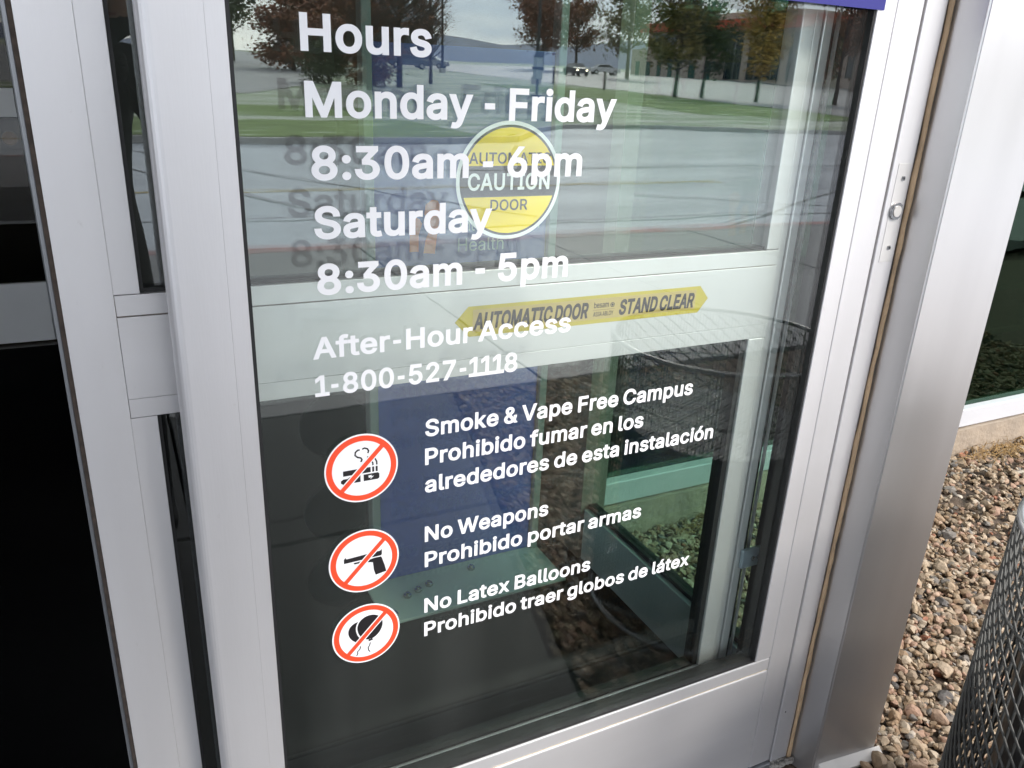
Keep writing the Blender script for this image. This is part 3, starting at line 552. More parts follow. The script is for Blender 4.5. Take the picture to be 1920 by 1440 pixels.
t.links.new(rp.outputs[0], ml.inputs[1]); t.links.new(rr.outputs[0], ml.inputs[2]); t.links.new(ml.outputs[0], b.inputs['Base Color'])
bp = t.nodes.new('ShaderNodeBump'); bp.inputs['Strength'].default_value = .35; bp.inputs['Distance'].default_value = .004
nb = t.nodes.new('ShaderNodeTexNoise'); nb.inputs['Scale'].default_value = 260; t.links.new(tcn.outputs['Object'], nb.inputs['Vector'])
t.links.new(nb.outputs['Fac'], bp.inputs['Height']); t.links.new(bp.outputs[0], b.inputs['Normal'])
def gravel(name, test, x0, x1, y0, y1, n, size, sub, seed, zb, layers=((0, 1.0), (.011, .8))):
    P, F = stone_protos(24, sub, seed); rng = np.random.default_rng(seed + 1)
    V = []; T = []; off = 0
    for dz, fr in layers:
        k = 0
        while k < n * fr:
            x = rng.uniform(x0, x1); y = rng.uniform(y0, y1)
            if not test(x, y): k += 1; continue
            s = size * np.exp(rng.normal() * .30)
            if rng.random() < .06: s *= 1.5
            v = (P[rng.integers(len(P))] * s) @ rotm(rng, .35).T
            v += np.array([x, y, zb + dz + rng.uniform(-.003, .006)])
            V.append(v); T.append(F + off); off += len(v); k += 1
    V = np.vstack(V); T = np.vstack(T)
    me = bpy.data.meshes.new(name); me.vertices.add(len(V)); me.vertices.foreach_set('co', V.ravel().astype(np.float32))
    me.loops.add(T.size); me.loops.foreach_set('vertex_index', T.ravel().astype(np.int32))
    me.polygons.add(len(T)); me.polygons.foreach_set('loop_start', np.arange(0, T.size, 3, dtype=np.int32))
    me.polygons.foreach_set('loop_total', np.full(len(T), 3, np.int32))
    me.polygons.foreach_set('use_smooth', np.zeros(len(T), bool)); me.update(calc_edges=True)
    me.materials.append(GRAV); o = bpy.data.objects.new(name, me); COL.objects.link(o); o['kind'] = 'stuff'
    return o
sheet('gravel_bed', [(0.9, -0.05), (1.30, 0.0), (1.36, 1.02), (7, 1.02), (7, -2.4), (1.43, -2.4)], -0.022, SOIL)
inbed = lambda x, y: (y > -.1 or x > apron_edge(-y) + .015) and (x > 1.36 if y > -.02 else True) and y < .985 and not (1.31 < x < 1.52 and -.1 < y < .1)
g1 = gravel('gravel', lambda x, y: inbed(x, y), 1.36, 2.7, -.35, .99, 7400, .0130, 2, 5, -.010)
tag(g1, 'tan and grey angular gravel bed beside the silver column', None)
g2 = gravel('gravel', lambda x, y: inbed(x, y), 2.7, 5.2, -.9, .99, 7600, .0155, 1, 8, -.010, layers=((0, 1.0), (.011, .5)))
g3 = gravel('gravel', lambda x, y: inbed(x, y) and not y > -.35, .88, 2.7, -2.4, -.35, 7800, .0155, 1, 11, -.010, layers=((0, 1.0), (.011, .5)))
# dry grass wisps along the facade kerb
DRY = pmat('dry grass', (0.42, 0.26, 0.10), 0.8, noise=0.4, nscale=30)
bm = bmesh.new(); random.seed(9)
for i in range(260):
    cx = random.choice([1.75, 2.4, 3.5, 3.62, 3.45, 3.9, 3.3]) + random.gauss(0, .06); cy = .93 + random.gauss(0, .03)
    a = random.uniform(0, 6.3); l = random.uniform(.02, .08); h = random.uniform(0, .03)
    p0 = Vector((cx, cy, .008)); p1 = p0 + Vector((math.cos(a) * l * .5, math.sin(a) * l * .5 - .01, h + .01)); p2 = p0 + Vector((math.cos(a) * l, math.sin(a) * l - .01, .012))
    tube(bm, [p0, p1, p2], .0011, 3)
o = frombm('dry_grass', bm, DRY); o['kind'] = 'stuff'

# ------------------------------------------------------------------ door panels
def stile(name, x0, x1, y0, y1, z0, z1, mat, par, bev=.003, **k): return box(name, (x0, x1), (y0, y1), (z0, z1), mat, par, bev=bev, **k)
TOP = 2.28
# fixed sidelite with the lettering
SA = empty('sidelite', (0.65, 0.02, 0), 'silver framed fixed glass panel beside the entrance with white opening hours and prohibition stickers', 'glass panel')
bm = bmesh.new(); addbox(bm, .049, .118, 0, .045, .012, TOP)
es = [e for e in bm.edges if abs(e.verts[0].co.x - .049) < 1e-4 and abs(e.verts[1].co.x - .049) < 1e-4 and abs(e.verts[0].co.z - e.verts[1].co.z) > 1]
bmesh.ops.bevel(bm, geom=es, offset=.014, segments=6, affect='EDGES', profile=.5)
lst = frombm('stile', bm, ALU, SA)
box('glazing_bead', (.1181, .1405), (.0008, .044), (.012, TOP), ALU, SA, bev=.0005)
box('stile', (1.1795, 1.240), (0, .045), (.012, TOP), ALU, SA, bev=.002)
box('glazing_bead', (1.1375, 1.1789), (.001, .044), (.3315, TOP), ALU, SA, bev=.0015)
box('gasket', (.1409, .1455), (.004, .040), (.331, TOP), RUB, SA)
box('gasket', (1.1335, 1.1371), (.004, .040), (.331, TOP), RUB, SA)
box('gasket', (1.1292, 1.1332), (.018, .038), (.331, TOP), RUB, SA)
box('bottom_rail', (.1410, 1.1789), (0.0006, .045), (.012, .2955), ALUH, SA, bev=.0025)
box('glazing_bead', (.1410, 1.1789), (.0016, .044), (.2985, .3290), ALUH, SA, bev=.002)
box('joint_line', (.141, 1.1789), (.004, .04), (.2955, .2985), pmat('cream joint sealant', (.62, .50, .34), .7, noise=.3, nscale=10), SA)
box('gasket', (.1455, 1.1332), (.005, .040), (.3292, .3345), RUB, SA)
box('header_rail', (.1186, 1.1789), (.0, .045), (TOP, TOP + .08), ALUH, SA, bev=.0025)
box('glass_pane', (.1436, 1.1352), (.010, .0162), (.331, TOP + .01), GA, SA)
vb = flat('vinyl_band', [[(.147, 1.6195), (1.150, 1.6195), (1.150, 1.80), (.147, 1.80)]], -.0002, .0004, BLUE, SA)
vb.location.y = 0; vb['label'] = 'blue vinyl band across the top of the glass'
YG = .0098
LET = [("Hours", .2225, .3850, 1.515, .0412), ("Monday - Friday", .2245, .6650, 1.4412, .0412), ("8:30am - 6pm", .2285, .6150, 1.3670, .0412),
       ("Saturday", .2285, .4755, 1.2938, .0412), ("8:30am - 5pm", .2290, .6030, 1.2205, .0412),
       ("After-Hour Access", .2190, .6150, 1.1330, .0305), ("1-800-527-1118", .2195, .5260, 1.0790, .0305),
       ("Smoke & Vape Free Campus", .3780, .8710, .9930, .0275), ("Prohibido fumar en los", .3780, .7730, .9462, .0275),
       ("alrededores de esta instalación", .3780, .9310, .8990, .0275), ("No Weapons", .3780, .5970, .8120, .0275),
       ("Prohibido portar armas", .3780, .7900, .7655, .0275), ("No Latex Balloons", .3775, .6910, .6785, .0275),
       ("Prohibido traer globos de látex", .3775, .9170, .6320, .0275)]
for s, x0, x1, z, cap in LET:
    text(s, x0, x1, z, cap, YG, WHITE, SA, bold=(24 if cap > .035 else 21), space=-4)
def band(pts, wd):
    """closed outline of a stroked polyline"""
    L, Rr = [], []
    for i, p in enumerate(pts):
        a = Vector(pts[max(i - 1, 0)]); b_ = Vector(pts[min(i + 1, len(pts) - 1)]); d = (b_ - a).normalized(); n_ = Vector((-d.y, d.x)) * wd / 2
        L.append((p[0] + n_.x, p[1] + n_.y)); Rr.append((p[0] - n_.x, p[1] - n_.y))
    return L + Rr[::-1]
def sticker(cz, kind, label):
    cx = .2810; r = .0545
    st = flat('prohibition_sticker', [circ(cx, cz, r)], YG, .0003, WHITE, SA); st['label'] = label
    flat('ring', [circ(cx, cz, r * .955), circ(cx, cz, r * .80)], YG - .0003, .0002, RED, st)
    u = r / 100
    ps = {'smoke': 1.08, 'gun': 1.2, 'balloon': 1.16}[kind] * u
    T = lambda P: [(cx + a * ps, cz + b * ps) for a, b in P]
    if kind == 'smoke':
        pol = [T([(-47, -14), (22, -14), (22, 0), (-47, 0)]), T([(26, -14), (31, -14), (31, 0), (26, 0)]), T([(35, -14), (40, -14), (40, 0), (35, 0)])]
        pol += [T([(-34, -37), (-46, -37), (-53, -32), (-53, -26), (-47, -22), (-36, -22), (-30, -18), (-24, -18), (-24, -36)]), T([(-20, -36), (-4, -36), (-4, -18), (-20, -18)]), T([(4, -36), (40, -36), (44, -33), (44, -21), (40, -18), (4, -18)])]
        pol += [band(T([(28, 4), (28, 10), (25, 16), (19, 20), (14, 21)]), 4 * u), band(T([(38, 4), (38, 12), (34, 21), (26, 27), (14, 29)]), 4 * u),
                band(T([(6, 13), (8, 22), (14, 24), (15, 31)]), 4 * u) if 0 else band(T([(-2, 18), (1, 24), (-2, 29), (-10, 32), (-16, 38), (-15, 46), (-9, 51), (-4, 51)]), 4.4 * u),
                band(T([(2, 52), (8, 54), (15, 51), (18, 45), (16, 39)]), 4.4 * u)]
        flat('pictogram', pol, YG - .0003, .0002, BLK, st)
        flat('pictogram', [T([(16, -23), (25, -22), (23, -26), (30, -25), (21, -33), (23, -28), (17, -29)])], YG - .0005, .0002, WHITE, st)
    elif kind == 'gun':
        pol = [T([(-48, 4), (40, 6), (42, 10), (42, 22), (37, 19), (-42, 15), (-44, 19), (-47, 16), (-48, 15)]),
               T([(-26, 1), (2, 2), (8, -4), (12, -6), (20, -8), (22, -30), (26, -44), (52, -40), (48, -22), (42, -2), (40, 3), (24, 3), (-12, -3), (-24, -3)]),
               ]
        flat('pictogram', pol, YG - .0003, .0002, BLK, st)
    else:
        def egg(ex, ez, a, b_, tl): return T([(ex + a * math.cos(k / 40 * 6.2832) * (1 - .12 * math.sin(k / 40 * 6.2832 + math.pi)) * math.cos(tl) - b_ * math.sin(k / 40 * 6.2832) * math.sin(tl), ez + a * math.cos(k / 40 * 6.2832) * math.sin(tl) + b_ * math.sin(k / 40 * 6.2832) * math.cos(tl)) for k in range(40)])
        flat('pictogram', [egg(-18, 10, 27, 31, .15)], YG - .0003, .0002, BLK, st)
        flat('pictogram', [egg(8, 16, 35, 39, -.1)], YG - .0004, .0002, WHITE, st)
        flat('pictogram', [egg(9, 17, 32, 36, -.1), T([(8, -17), (16, -23), (4, -25)])], YG - .0006, .0002, BLK, st)
        flat('pictogram', [band(T([(9, -30), (7, -38), (3, -44), (4, -52), (8, -58)]), 3 * u), band(T([(-16, -34), (-18, -42), (-24, -48), (-24, -55), (-27, -60)]), 3 * u)], YG - .0003, .0002, BLK, st)
    T = lambda P: [(cx + a * u, cz + b * u) for a, b in P]
    ang = R(46); dx, dz = math.cos(ang), math.sin(ang); nx, nz_ = -dz, dx
    def slash(hw, ln): return T([(dx * ln + nx * hw, dz * ln + nz_ * hw), (-dx * ln + nx * hw, -dz * ln + nz_ * hw), (-dx * ln - nx * hw, -dz * ln - nz_ * hw), (dx * ln - nx * hw, dz * ln - nz_ * hw)])
    flat('slash', [slash(9.5, 79)], YG - .0008, .0002, WHITE, st)
    flat('slash', [slash(6.3, 84)], YG - .0010, .0002, RED, st)
sticker(.9592, 'smoke', 'round red and white sticker with a crossed out cigarette and vape pen')
sticker(.8020, 'gun', 'round red and white sticker with a crossed out pistol')
sticker(.6680, 'balloon', 'round red and white sticker with crossed out balloons')

# sliding leaf behind
YB = .075
LB = empty('sliding_door', (.5, .09, 0), 'silver sliding door leaf parked behind the lettered glass with a yellow caution disc and a yellow arrow strip', 'door')
box('stile', (-.0675, -.0093), (YB, YB + .044), (.012, TOP), ALU, LB, bev=.0007)
box('glazing_bead', (-.0092, .0210), (YB + .0008, YB + .043), (1.2225, TOP), ALU, LB, bev=.0005)
box('glazing_bead', (-.0092, .0230), (YB + .0008, YB + .043), (.2935, 1.0545), ALU, LB, bev=.0005)
box('stile', (1.086, 1.101), (YB + .003, YB + .044), (.012, TOP), ALU, LB, bev=.0012)
box('joint_line', (1.1012, 1.1036), (YB + .008, YB + .04), (.012, TOP), RUB, LB)
box('stile', (1.1038, 1.1235), (YB, YB + .044), (.012, TOP), ALU, LB, bev=.002)
box('glazing_bead', (1.0565, 1.0855), (YB + .002, YB + .043), (1.2225, TOP), ALU, LB, bev=.002)
box('glazing_bead', (1.0465, 1.0855), (YB + .002, YB + .043), (.2935, 1.0545), ALU, LB, bev=.002)
box('middle_rail', (-.0088, 1.0855), (YB, YB + .044), (1.0823, 1.1931), ALUH, LB, bev=.0006)
box('glazing_bead', (-.0088, 1.0855), (YB + .0015, YB + .043), (1.1944, 1.2215), ALUH, LB, bev=.0006)
box('glazing_bead', (-.0088, 1.0855), (YB + .0015, YB + .043), (1.0552, 1.0814), ALUH, LB, bev=.0006)
box('joint_line', (-.0088, 1.0855), (YB + .004, YB + .04), (1.1932, 1.1944), GRIME, LB)
for z0_, z1_ in ((1.18, 1.30), (1.03, 1.056)): box('joint_line', (-.0094, -.0089), (YB + .002, YB + .04), (z0_, z1_), GRIME, LB)
box('joint_line', (-.0088, 1.0855), (YB + .004, YB + .04), (1.08142, 1.0822), pmat('shadow gap', (.25, .25, .26), .8, noise=.2, nscale=20), LB)
box('bottom_rail', (-.0088, 1.0855), (YB, YB + .044), (.03, .262), ALUH, LB, bev=.002)
box('glazing_bead', (-.0088, 1.0855), (YB + .0015, YB + .043), (.2632, .2920), ALUH, LB, bev=.003)
box('header_rail', (-.0088, 1.0855), (YB, YB + .044), (TOP - .06, TOP), ALUH, LB, bev=.002)
for z0, z1 in ((1.2225, TOP - .06), (.2935, 1.0545)):
    xr = 1.0560 if z0 > 1 else 1.0460
    xl = .0212 if z0 > 1 else .0232
    box('gasket', (xl, xl + .0045), (YB + .006, YB + .038), (z0, z1), RUB, LB)
    if z0 < 1: box('gasket', (xr - .012, xr), (YB + .008, YB + .038), (z0, z1), RUB, LB)
    box('gasket', (xl + .0046, xr - (.0125 if z0 < 1 else .0005)), (YB + .008, YB + .036), (z0, z0 + .005), RUB, LB)
    box('glass_pane', (xl + .002, xr - .002), (YB + .0135, YB + .0195), (z0 + .001, z1), GB, LB)
# weather seals on the two long edges
box('brush_seal', (-.0735, -.0678), (YB + .012, YB + .030), (.03, TOP), pmat('brown brush seal', (.10, .075, .06), .9, noise=.5, nscale=80), LB)
box('edge_trim', (-.0790, -.0738), (YB + .018, YB + .040), (.03, TOP), DARKALU, LB, bev=.001)
box('backing_channel', (1.1237, 1.1330), (YB + .006, YB + .044), (.03, TOP), RUB, LB)
box('weather_strip', (1.1590, 1.1635), (.098, .104), (.03, TOP), pmat('white pile strip', (.86, .85, .83), .8, noise=.1, nscale=90, bump=.5, bscale=300), LB)
# guide bracket
gb = box('guide_bracket', (1.113, 1.166), (.064, .0735), (.536, .580), pmat('blue grey bracket', (.34, .40, .46), .4, .5, noise=.15, nscale=20), LB, bev=.002)
for sx in (1.141, 1.156):
    s_ = cyl('screw', (sx, .0625, .558), .0052, .004, STEEL, gb, 'Y', 20)
    cyl('recess', (sx, .0603, .558), .0028, .0006, RUB, s_, 'Y', 12)
# caution disc
YC = YB + .0133
CX, CZ, CR = .539, 1.351, .0860
RIMM = pmat('pale grey print', (.80, .84, .84), .45, noise=.04, nscale=20)
cd = flat('caution_sticker', [circ(CX, CZ, CR, 96)], YC, .0003, RIMM, LB)
cd['label'] = 'round yellow, black and white sticker reading AUTOMATIC CAUTION DOOR'
flat('disc', [circ(CX, CZ, CR * .935, 96)], YC - .0003, .0002, pmat('dark grey print', (.045, .045, .05), .45, noise=.1, nscale=20), cd)
rr_ = CR * .895
def seg_poly(z0, z1):
    a = []
    for i in range(41):
        z = z0 + (z1 - z0) * i / 40; a.append((math.sqrt(max(rr_ ** 2 - z * z, 0)), z))
    return [(CX + x, CZ + z) for x, z in a] + [(CX - x, CZ + z) for x, z in a[::-1]]
flat('yellow_segment', [seg_poly(.0225, rr_)], YC - .0005, .0002, YEL, cd)
flat('yellow_segment', [seg_poly(-rr_, -.0225)], YC - .0005, .0002, YEL, cd)
text('AUTOMATIC', .4725, .6065, 1.3765, .0160, YC - .0007, BLK, cd, bold=14, tone='black', thick=.0002)
text('CAUTION', .4715, .6065, 1.3385, .0245, YC - .0007, RIMM, cd, bold=20, tone='white', thick=.0002)
text('DOOR', .5085, .5705, 1.3085, .0162, YC - .0007, BLK, cd, bold=14, tone='black', thick=.0002)
# stand clear strip on the middle rail
YS = YB - .0001
ss = flat('warning_strip', [[(.4495, 1.1435), (.4715, 1.1672), (.9135, 1.1672), (.9335, 1.1437), (.9135, 1.1190), (.4730, 1.1190)]], YS, .0004, YEL2, LB)
ss['label'] = 'yellow strip with pointed ends reading AUTOMATIC DOOR STAND CLEAR'
flat('inner_field', [[(.4790, 1.1260), (.4790, 1.1615), (.9060, 1.1615), (.9060, 1.1260)]], YS - .0004, .0001, pmat('dull ochre print', (.44, .33, .11), .5, noise=.1, nscale=30), ss)
DBR = pmat('dark brown ink', (.012, .008, .010), .7, noise=.2, nscale=20)
text('AUTOMATIC DOOR', .4800, .6850, 1.1295, .0268, YS - .0006, DBR, ss, bold=34, tone='dark', thick=.0002, slant=.12, space=-12)
text('STAND CLEAR', .7455, .9020, 1.1295, .0268, YS - .0006, DBR, ss, bold=34, tone='dark', thick=.0002, slant=.12, space=-12)
text('besam', .6965, .7250, 1.1455, .0100, YS - .0006, DBR, ss, bold=10, tone='small dark', thick=.0002)
flat('logo_mark', [circ(.7325, 1.1490, .0042, 24), circ(.7325, 1.1490, .0031, 24)], YS - .0006, .0002, DBR, ss)
flat('logo_mark', [circ(.7325, 1.1490, .0021, 20)], YS - .0006, .0002, DBR, ss)
flat('rule', [[(.6950, 1.1420), (.7370, 1.1420), (.7370, 1.1416), (.6950, 1.1416)]], YS - .0006, .0002, DBR, ss)
text('ASSA ABLOY', .6960, .7350, 1.1310, .0078, YS - .0006, DBR, ss, bold=8, tone='small dark', thick=.0002)

# jamb with lock plate
JB = empty('door_jamb', (1.27, .05, 0), 'silver door jamb with a round lock between the glass panel and the column', 'door jamb')
box('jamb_post', (1.2455, 1.2955), (-.001, .130), (-.02, 2.45), ALU, JB, bev=.002)
box('inner_channel', (1.2120, 1.2400), (.060, .130), (.0, 2.4), RUB, JB)
box('shadow_gap', (1.2402, 1.2453), (.012, .05), (0, 2.4), RUB, JB)
bm = bmesh.new(); random.seed(3)
pts = [Vector((1.3005 + random.uniform(-.0012, .0012), -.0035, z * .04 - .005)) for z in range(0, 62)]
tube(bm, pts, [.0047 + random.uniform(-.0008, .0008) for _ in pts], 8)
frombm('caulk_joint', bm, CAULK, JB, smooth=True)
lp = box('lock_plate', (1.2575, 1.2895), (-.0018, -.0011), (1.205, 1.382), pmat('ivory plate', (.66, .65, .645), .42, .5, noise=.1, nscale=15), JB, bev=.0004)
lk = cyl('lock', (1.2722, -.004, 1.2985), .0150, .0045, STEEL, lp, 'Y', 32, bev=.0012)
cyl('lock_core', (1.2722, -.0068, 1.2985), .0100, .0018, pmat('pale lock core', (.62, .60, .58), .4, .5, noise=.1, nscale=40), lk, 'Y', 28)
for z in (1.3560, 1.2320):
    s_ = cyl('screw', (1.2752, -.0030, z), .0042, .002, STEEL, lp, 'Y', 16, bev=.0008)
    cyl('recess', (1.2752, -.0042, z), .0022, .0006, RUB, s_, 'Y', 8)
box('notch', (1.2600, 1.2625), (-.0018, -.0008), (.148, .151), RUB, JB)
bm = bmesh.new(); random.seed(6)
for i in range(26):
    a = random.uniform(1.243, 1.315); y_ = random.uniform(-.018, .004); r_ = random.uniform(.004, .012)
    q = bmesh.ops.create_icosphere(bm, subdivisions=1, radius=r_)
    for v in q['verts']: v.co = Vector((a + v.co.x, y_ + v.co.y * .6, v.co.z * .45 + .001))
frombm('caulk_smear', bm, pmat('dirty grey caulk', (.34, .32, .29), .85, noise=.4, nscale=30, bump=.5, bscale=80), JB, smooth=True)
# column
CO = empty('column', (1.41, 0, 0), 'brushed silver metal clad column at the right of the entrance', 'column')
bm = bmesh.new()
sec = [(1.305, .02), (1.318, -.062), (1.500, -.080), (1.520, .08), (1.320, .10)]
for a, (x, y) in enumerate(sec): pass
bt = [bm.verts.new((x, y, -.02)) for x, y in sec]; tp = [bm.verts.new((x, y, 2.9)) for x, y in sec]
bm.faces.new(bt[::-1]); bm.faces.new(tp)
for k in range(len(sec)): bm.faces.new((bt[k], bt[(k + 1) % 5], tp[(k + 1) % 5], tp[k]))
bmesh.ops.recalc_face_normals(bm, faces=bm.faces)
bmesh.ops.bevel(bm, geom=[e for e in bm.edges if abs(e.verts[0].co.z - e.verts[1].co.z) > 1], offset=.003, segments=3, affect='EDGES')
frombm('cladding', bm, CLAD, CO)
bm = bmesh.new()
q = [(1.330, -.084), (1.512, -.102), (1.512, -.082), (1.332, -.064)]
a_ = [bm.verts.new((x, y, -.004)) for x, y in q]; b_ = [bm.verts.new((x, y, z)) for (x, y), z in zip(q, (.004, .004, .022, .022))]
bm.faces.new(a_[::-1]); bm.faces.new(b_)
for k in range(4): bm.faces.new((a_[k], a_[(k + 1) % 4], b_[(k + 1) % 4], b_[k]))
bmesh.ops.recalc_face_normals(bm, faces=bm.faces)
frombm('base_flashing', bm, pmat('white flashing', (.55, .52, .48), .5, noise=.1, nscale=20), CO)

# left copy of the fixed panel and the jamb, on the far side of the opening (no lettering)
def copy_obj(o, parent, dx):
    c = o.copy(); COL.objects.link(c); c.parent = parent; return c
SL = empty('sidelite', (-2.32, .02, 0), 'plain silver framed glass panel on the left side of the entrance opening', 'glass panel')
for ch in [c for c in SA.children if c.name.split('.')[0] in ('stile', 'glazing_bead', 'gasket', 'bottom_rail', 'header_rail', 'glass_pane', 'joint_line')]:
    c = ch.copy(); COL.objects.link(c); c.parent = SL
    c.matrix_parent_inverse = Matrix.Translation(Vector((-.65, -.02, 0)))

# threshold, vestibule shell
HD = empty('door_header', (0, .06, 2.36), 'silver overhead housing of the sliding door above the glass', 'door header')
box('housing', (-2.9, 1.3), (-.03, .20), (2.37, 2.62), ALUH, HD, bev=.004)
MATT = pmat('black entrance mat', (.003, .0027, .0035), .95, noise=.3, nscale=200, spec=.05)
o = box('entrance_floor', (-3.2, 1.29), (.16, 3.86), (-.06, 0.0), MATT); o['kind'] = 'structure'
o = box('threshold', (-3.0, 1.24), (-.008, .158), (-.04, .008), DARKALU, bev=.002); o['kind'] = 'structure'
TAN = pmat('interior tan wall', (.16, .135, .11), .7, noise=.08, nscale=4)
o = box('interior_wall', (1.26, 1.35), (.93, 5.6), (0, 2.65), TAN); o['kind'] = 'structure'
o = box('interior_wall', (-3.3, -3.2), (.13, 5.6), (-.05, 2.65), TAN); o['kind'] = 'structure'
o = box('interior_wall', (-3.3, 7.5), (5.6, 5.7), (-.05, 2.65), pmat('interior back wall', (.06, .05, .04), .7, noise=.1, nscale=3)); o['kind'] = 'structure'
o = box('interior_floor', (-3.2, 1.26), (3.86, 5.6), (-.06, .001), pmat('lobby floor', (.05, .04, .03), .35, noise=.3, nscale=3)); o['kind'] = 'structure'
o = box('ceiling', (-3.3, 1.36), (.20, 5.7), (2.65, 2.75), pmat('ceiling', (.45, .44, .42), .8, noise=.05, nscale=5)); o['kind'] = 'structure'
o = box('canopy', (-5.2, 1.56), (-4.3, .196), (2.92, 3.2), pmat('canopy soffit', (.55, .54, .53), .6, noise=.06, nscale=3)); o['kind'] = 'structure'
o = box('front_wall', (-3.2, 1.30), (-.02, .19), (2.625, 2.915), ALUH); o['kind'] = 'structure'
# inner door at the back of the vestibule
pmat('inner rail', (.62, .62, .64), .45, .2, noise=.05, nscale=4)
ID = empty('inner_door', (-.6, 3.93, 0), 'dark glass inner door with grey rails at the back of the vestibule', 'door')
for x0 in (-1.32, -.36, .56):
    x1 = x0 + .07
    box('stile', (x0, x1), (3.92, 3.965), (.01, 2.3), DARKALU, ID, bev=.003)
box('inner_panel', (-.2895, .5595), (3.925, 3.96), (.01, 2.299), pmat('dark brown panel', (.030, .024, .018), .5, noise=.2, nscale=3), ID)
for x0, x1 in ((-1.25, -.36),):
    box('bottom_rail', (x0, x1), (3.921, 3.964), (.01, .34), MATS['inner rail'], ID, bev=.003)
    box('middle_rail', (x0, x1), (3.921, 3.964), (1.19, 1.33), MATS['inner rail'], ID, bev=.003)
    box('glass_pane', (x0, x1), (3.938, 3.944), (.34, 1.19), GI, ID)
    box('glass_pane', (x0, x1), (3.938, 3.944), (1.33, 2.3), GI, ID)
box('inner_frame', (-3.2, -1.32), (3.90, 3.98), (0, 2.65), TAN, ID)
box('inner_frame', (.63, 1.26), (3.90, 3.98), (0, 2.65), TAN, ID)
box('inner_frame', (-1.32, .63), (3.90, 3.98), (2.3, 2.65), DARKALU, ID)
# small lit lamp seen through the inner door
lmp = empty('wall_lamp', (-.55, 5.55, .95), 'small warm lamp glowing in the dark lobby behind the inner door', 'lamp')
cyl('lamp_base', (-.55, 5.58, .95), .05, .03, DARKALU, lmp, 'Y')
cyl('lamp_shade', (-.55, 5.53, .95), .045, .07, pmat('lit lamp shade', (.35, .22, .08), .5, emit=((1, .55, .15), .02)), lmp, 'Y', r2=.03)

# vestibule side wall: low rail, posts, tinted glass
SW = empty('side_window', (1.3, .55, 0), 'green tinted side window of the vestibule above a pale low rail', 'window')
SWM = pmat('pale green rail', (.50, .56, .53), .45, .2, noise=.06, nscale=4)
box('bottom_rail', (1.27, 1.33), (.14, .925), (.0, .185), SWM, SW, bev=.003)
box('gasket', (1.285, 1.315), (.14, .925), (.186, .200), RUB, SW)
box('glass_pane', (1.297, 1.303), (.14, .925), (.2, 2.3), GT, SW)
box('post', (1.27, 1.33), (.135, .1385), (.0, 2.6), SWM, SW)
box('head_rail', (1.27, 1.33), (.14, .925), (2.3, 2.64), SWM, SW, bev=.003)

# facade to the right: kerb, sill, windows
FA = empty('facade', (3.5, 1.2, 0), 'building front with a dark green tinted window, white sill and concrete kerb beside the gravel', 'building')
CC = pmat('buff concrete kerb', (.38, .30, .22), .85, noise=.3, nscale=5, bump=.6, bscale=40, col2=(.26, .21, .16))
bm = bmesh.new(); addbox(bm, 1.352, 7.5, .998, 1.25, -.05, .118)
bmesh.ops.subdivide_edges(bm, edges=[e for e in bm.edges if abs(e.verts[0].co.x - e.verts[1].co.x) > 1], cuts=120)
random.seed(12)
for v in bm.verts:
    if v.co.z > .1 and v.co.y < 1.1: v.co.z -= random.uniform(0, .006)
    if v.co.y < 1.1: v.co.y += random.uniform(-.003, .005)
frombm('concrete_kerb', bm, CC, FA)
box('window_sill', (1.352, 7.5), (1.012, 1.09), (.121, .205), pmat('white sill', (.55, .55, .57), .35, .1, noise=.05, nscale=4), FA, bev=.004)
for i, x0 in enumerate((1.352, 3.05, 4.75)):
    x1 = x0 + (1.698 if i == 0 else 1.7)
    wf = box('window_mullion', (x0, x0 + .055), (1.025, 1.10), (.2055, 2.6), DARKALU if i == 0 else ALU, FA, bev=.003)
    box('window_pane', (x0 + .056, x1 - .001), (1.05, 1.056), (.206, 2.6), GF, FA)
box('upper_wall', (1.35, 7.5), (1.02, 1.2), (2.601, 4.2), ALUH, FA)
box('end_wall', (6.45, 7.5), (1.03, 1.2), (.206, 2.6), ALU, FA)
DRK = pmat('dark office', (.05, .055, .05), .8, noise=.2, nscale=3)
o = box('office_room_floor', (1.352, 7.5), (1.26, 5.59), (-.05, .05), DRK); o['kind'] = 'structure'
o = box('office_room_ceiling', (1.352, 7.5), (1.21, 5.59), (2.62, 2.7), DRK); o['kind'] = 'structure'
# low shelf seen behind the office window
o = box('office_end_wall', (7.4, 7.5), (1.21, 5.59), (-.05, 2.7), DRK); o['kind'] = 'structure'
DS = empty('office_shelf', (3.8, 1.7, .05), 'dark low shelf unit just inside the green tinted office window', 'shelf')
for z in (.05, .32, .56): box('shelf_board', (2.9, 4.9), (1.5, 1.9), (z, z + .03), pmat('dark board', (.07, .07, .06), .6, noise=.3, nscale=10), DS, bev=.003)
for x in (2.9, 3.9, 4.87): box('upright', (x, x + .03), (1.5, 1.9), (.08, .32), MATS['dark board'], DS); box('upright', (x, x + .03), (1.5, 1.9), (.35, .56), MATS['dark board'], DS)

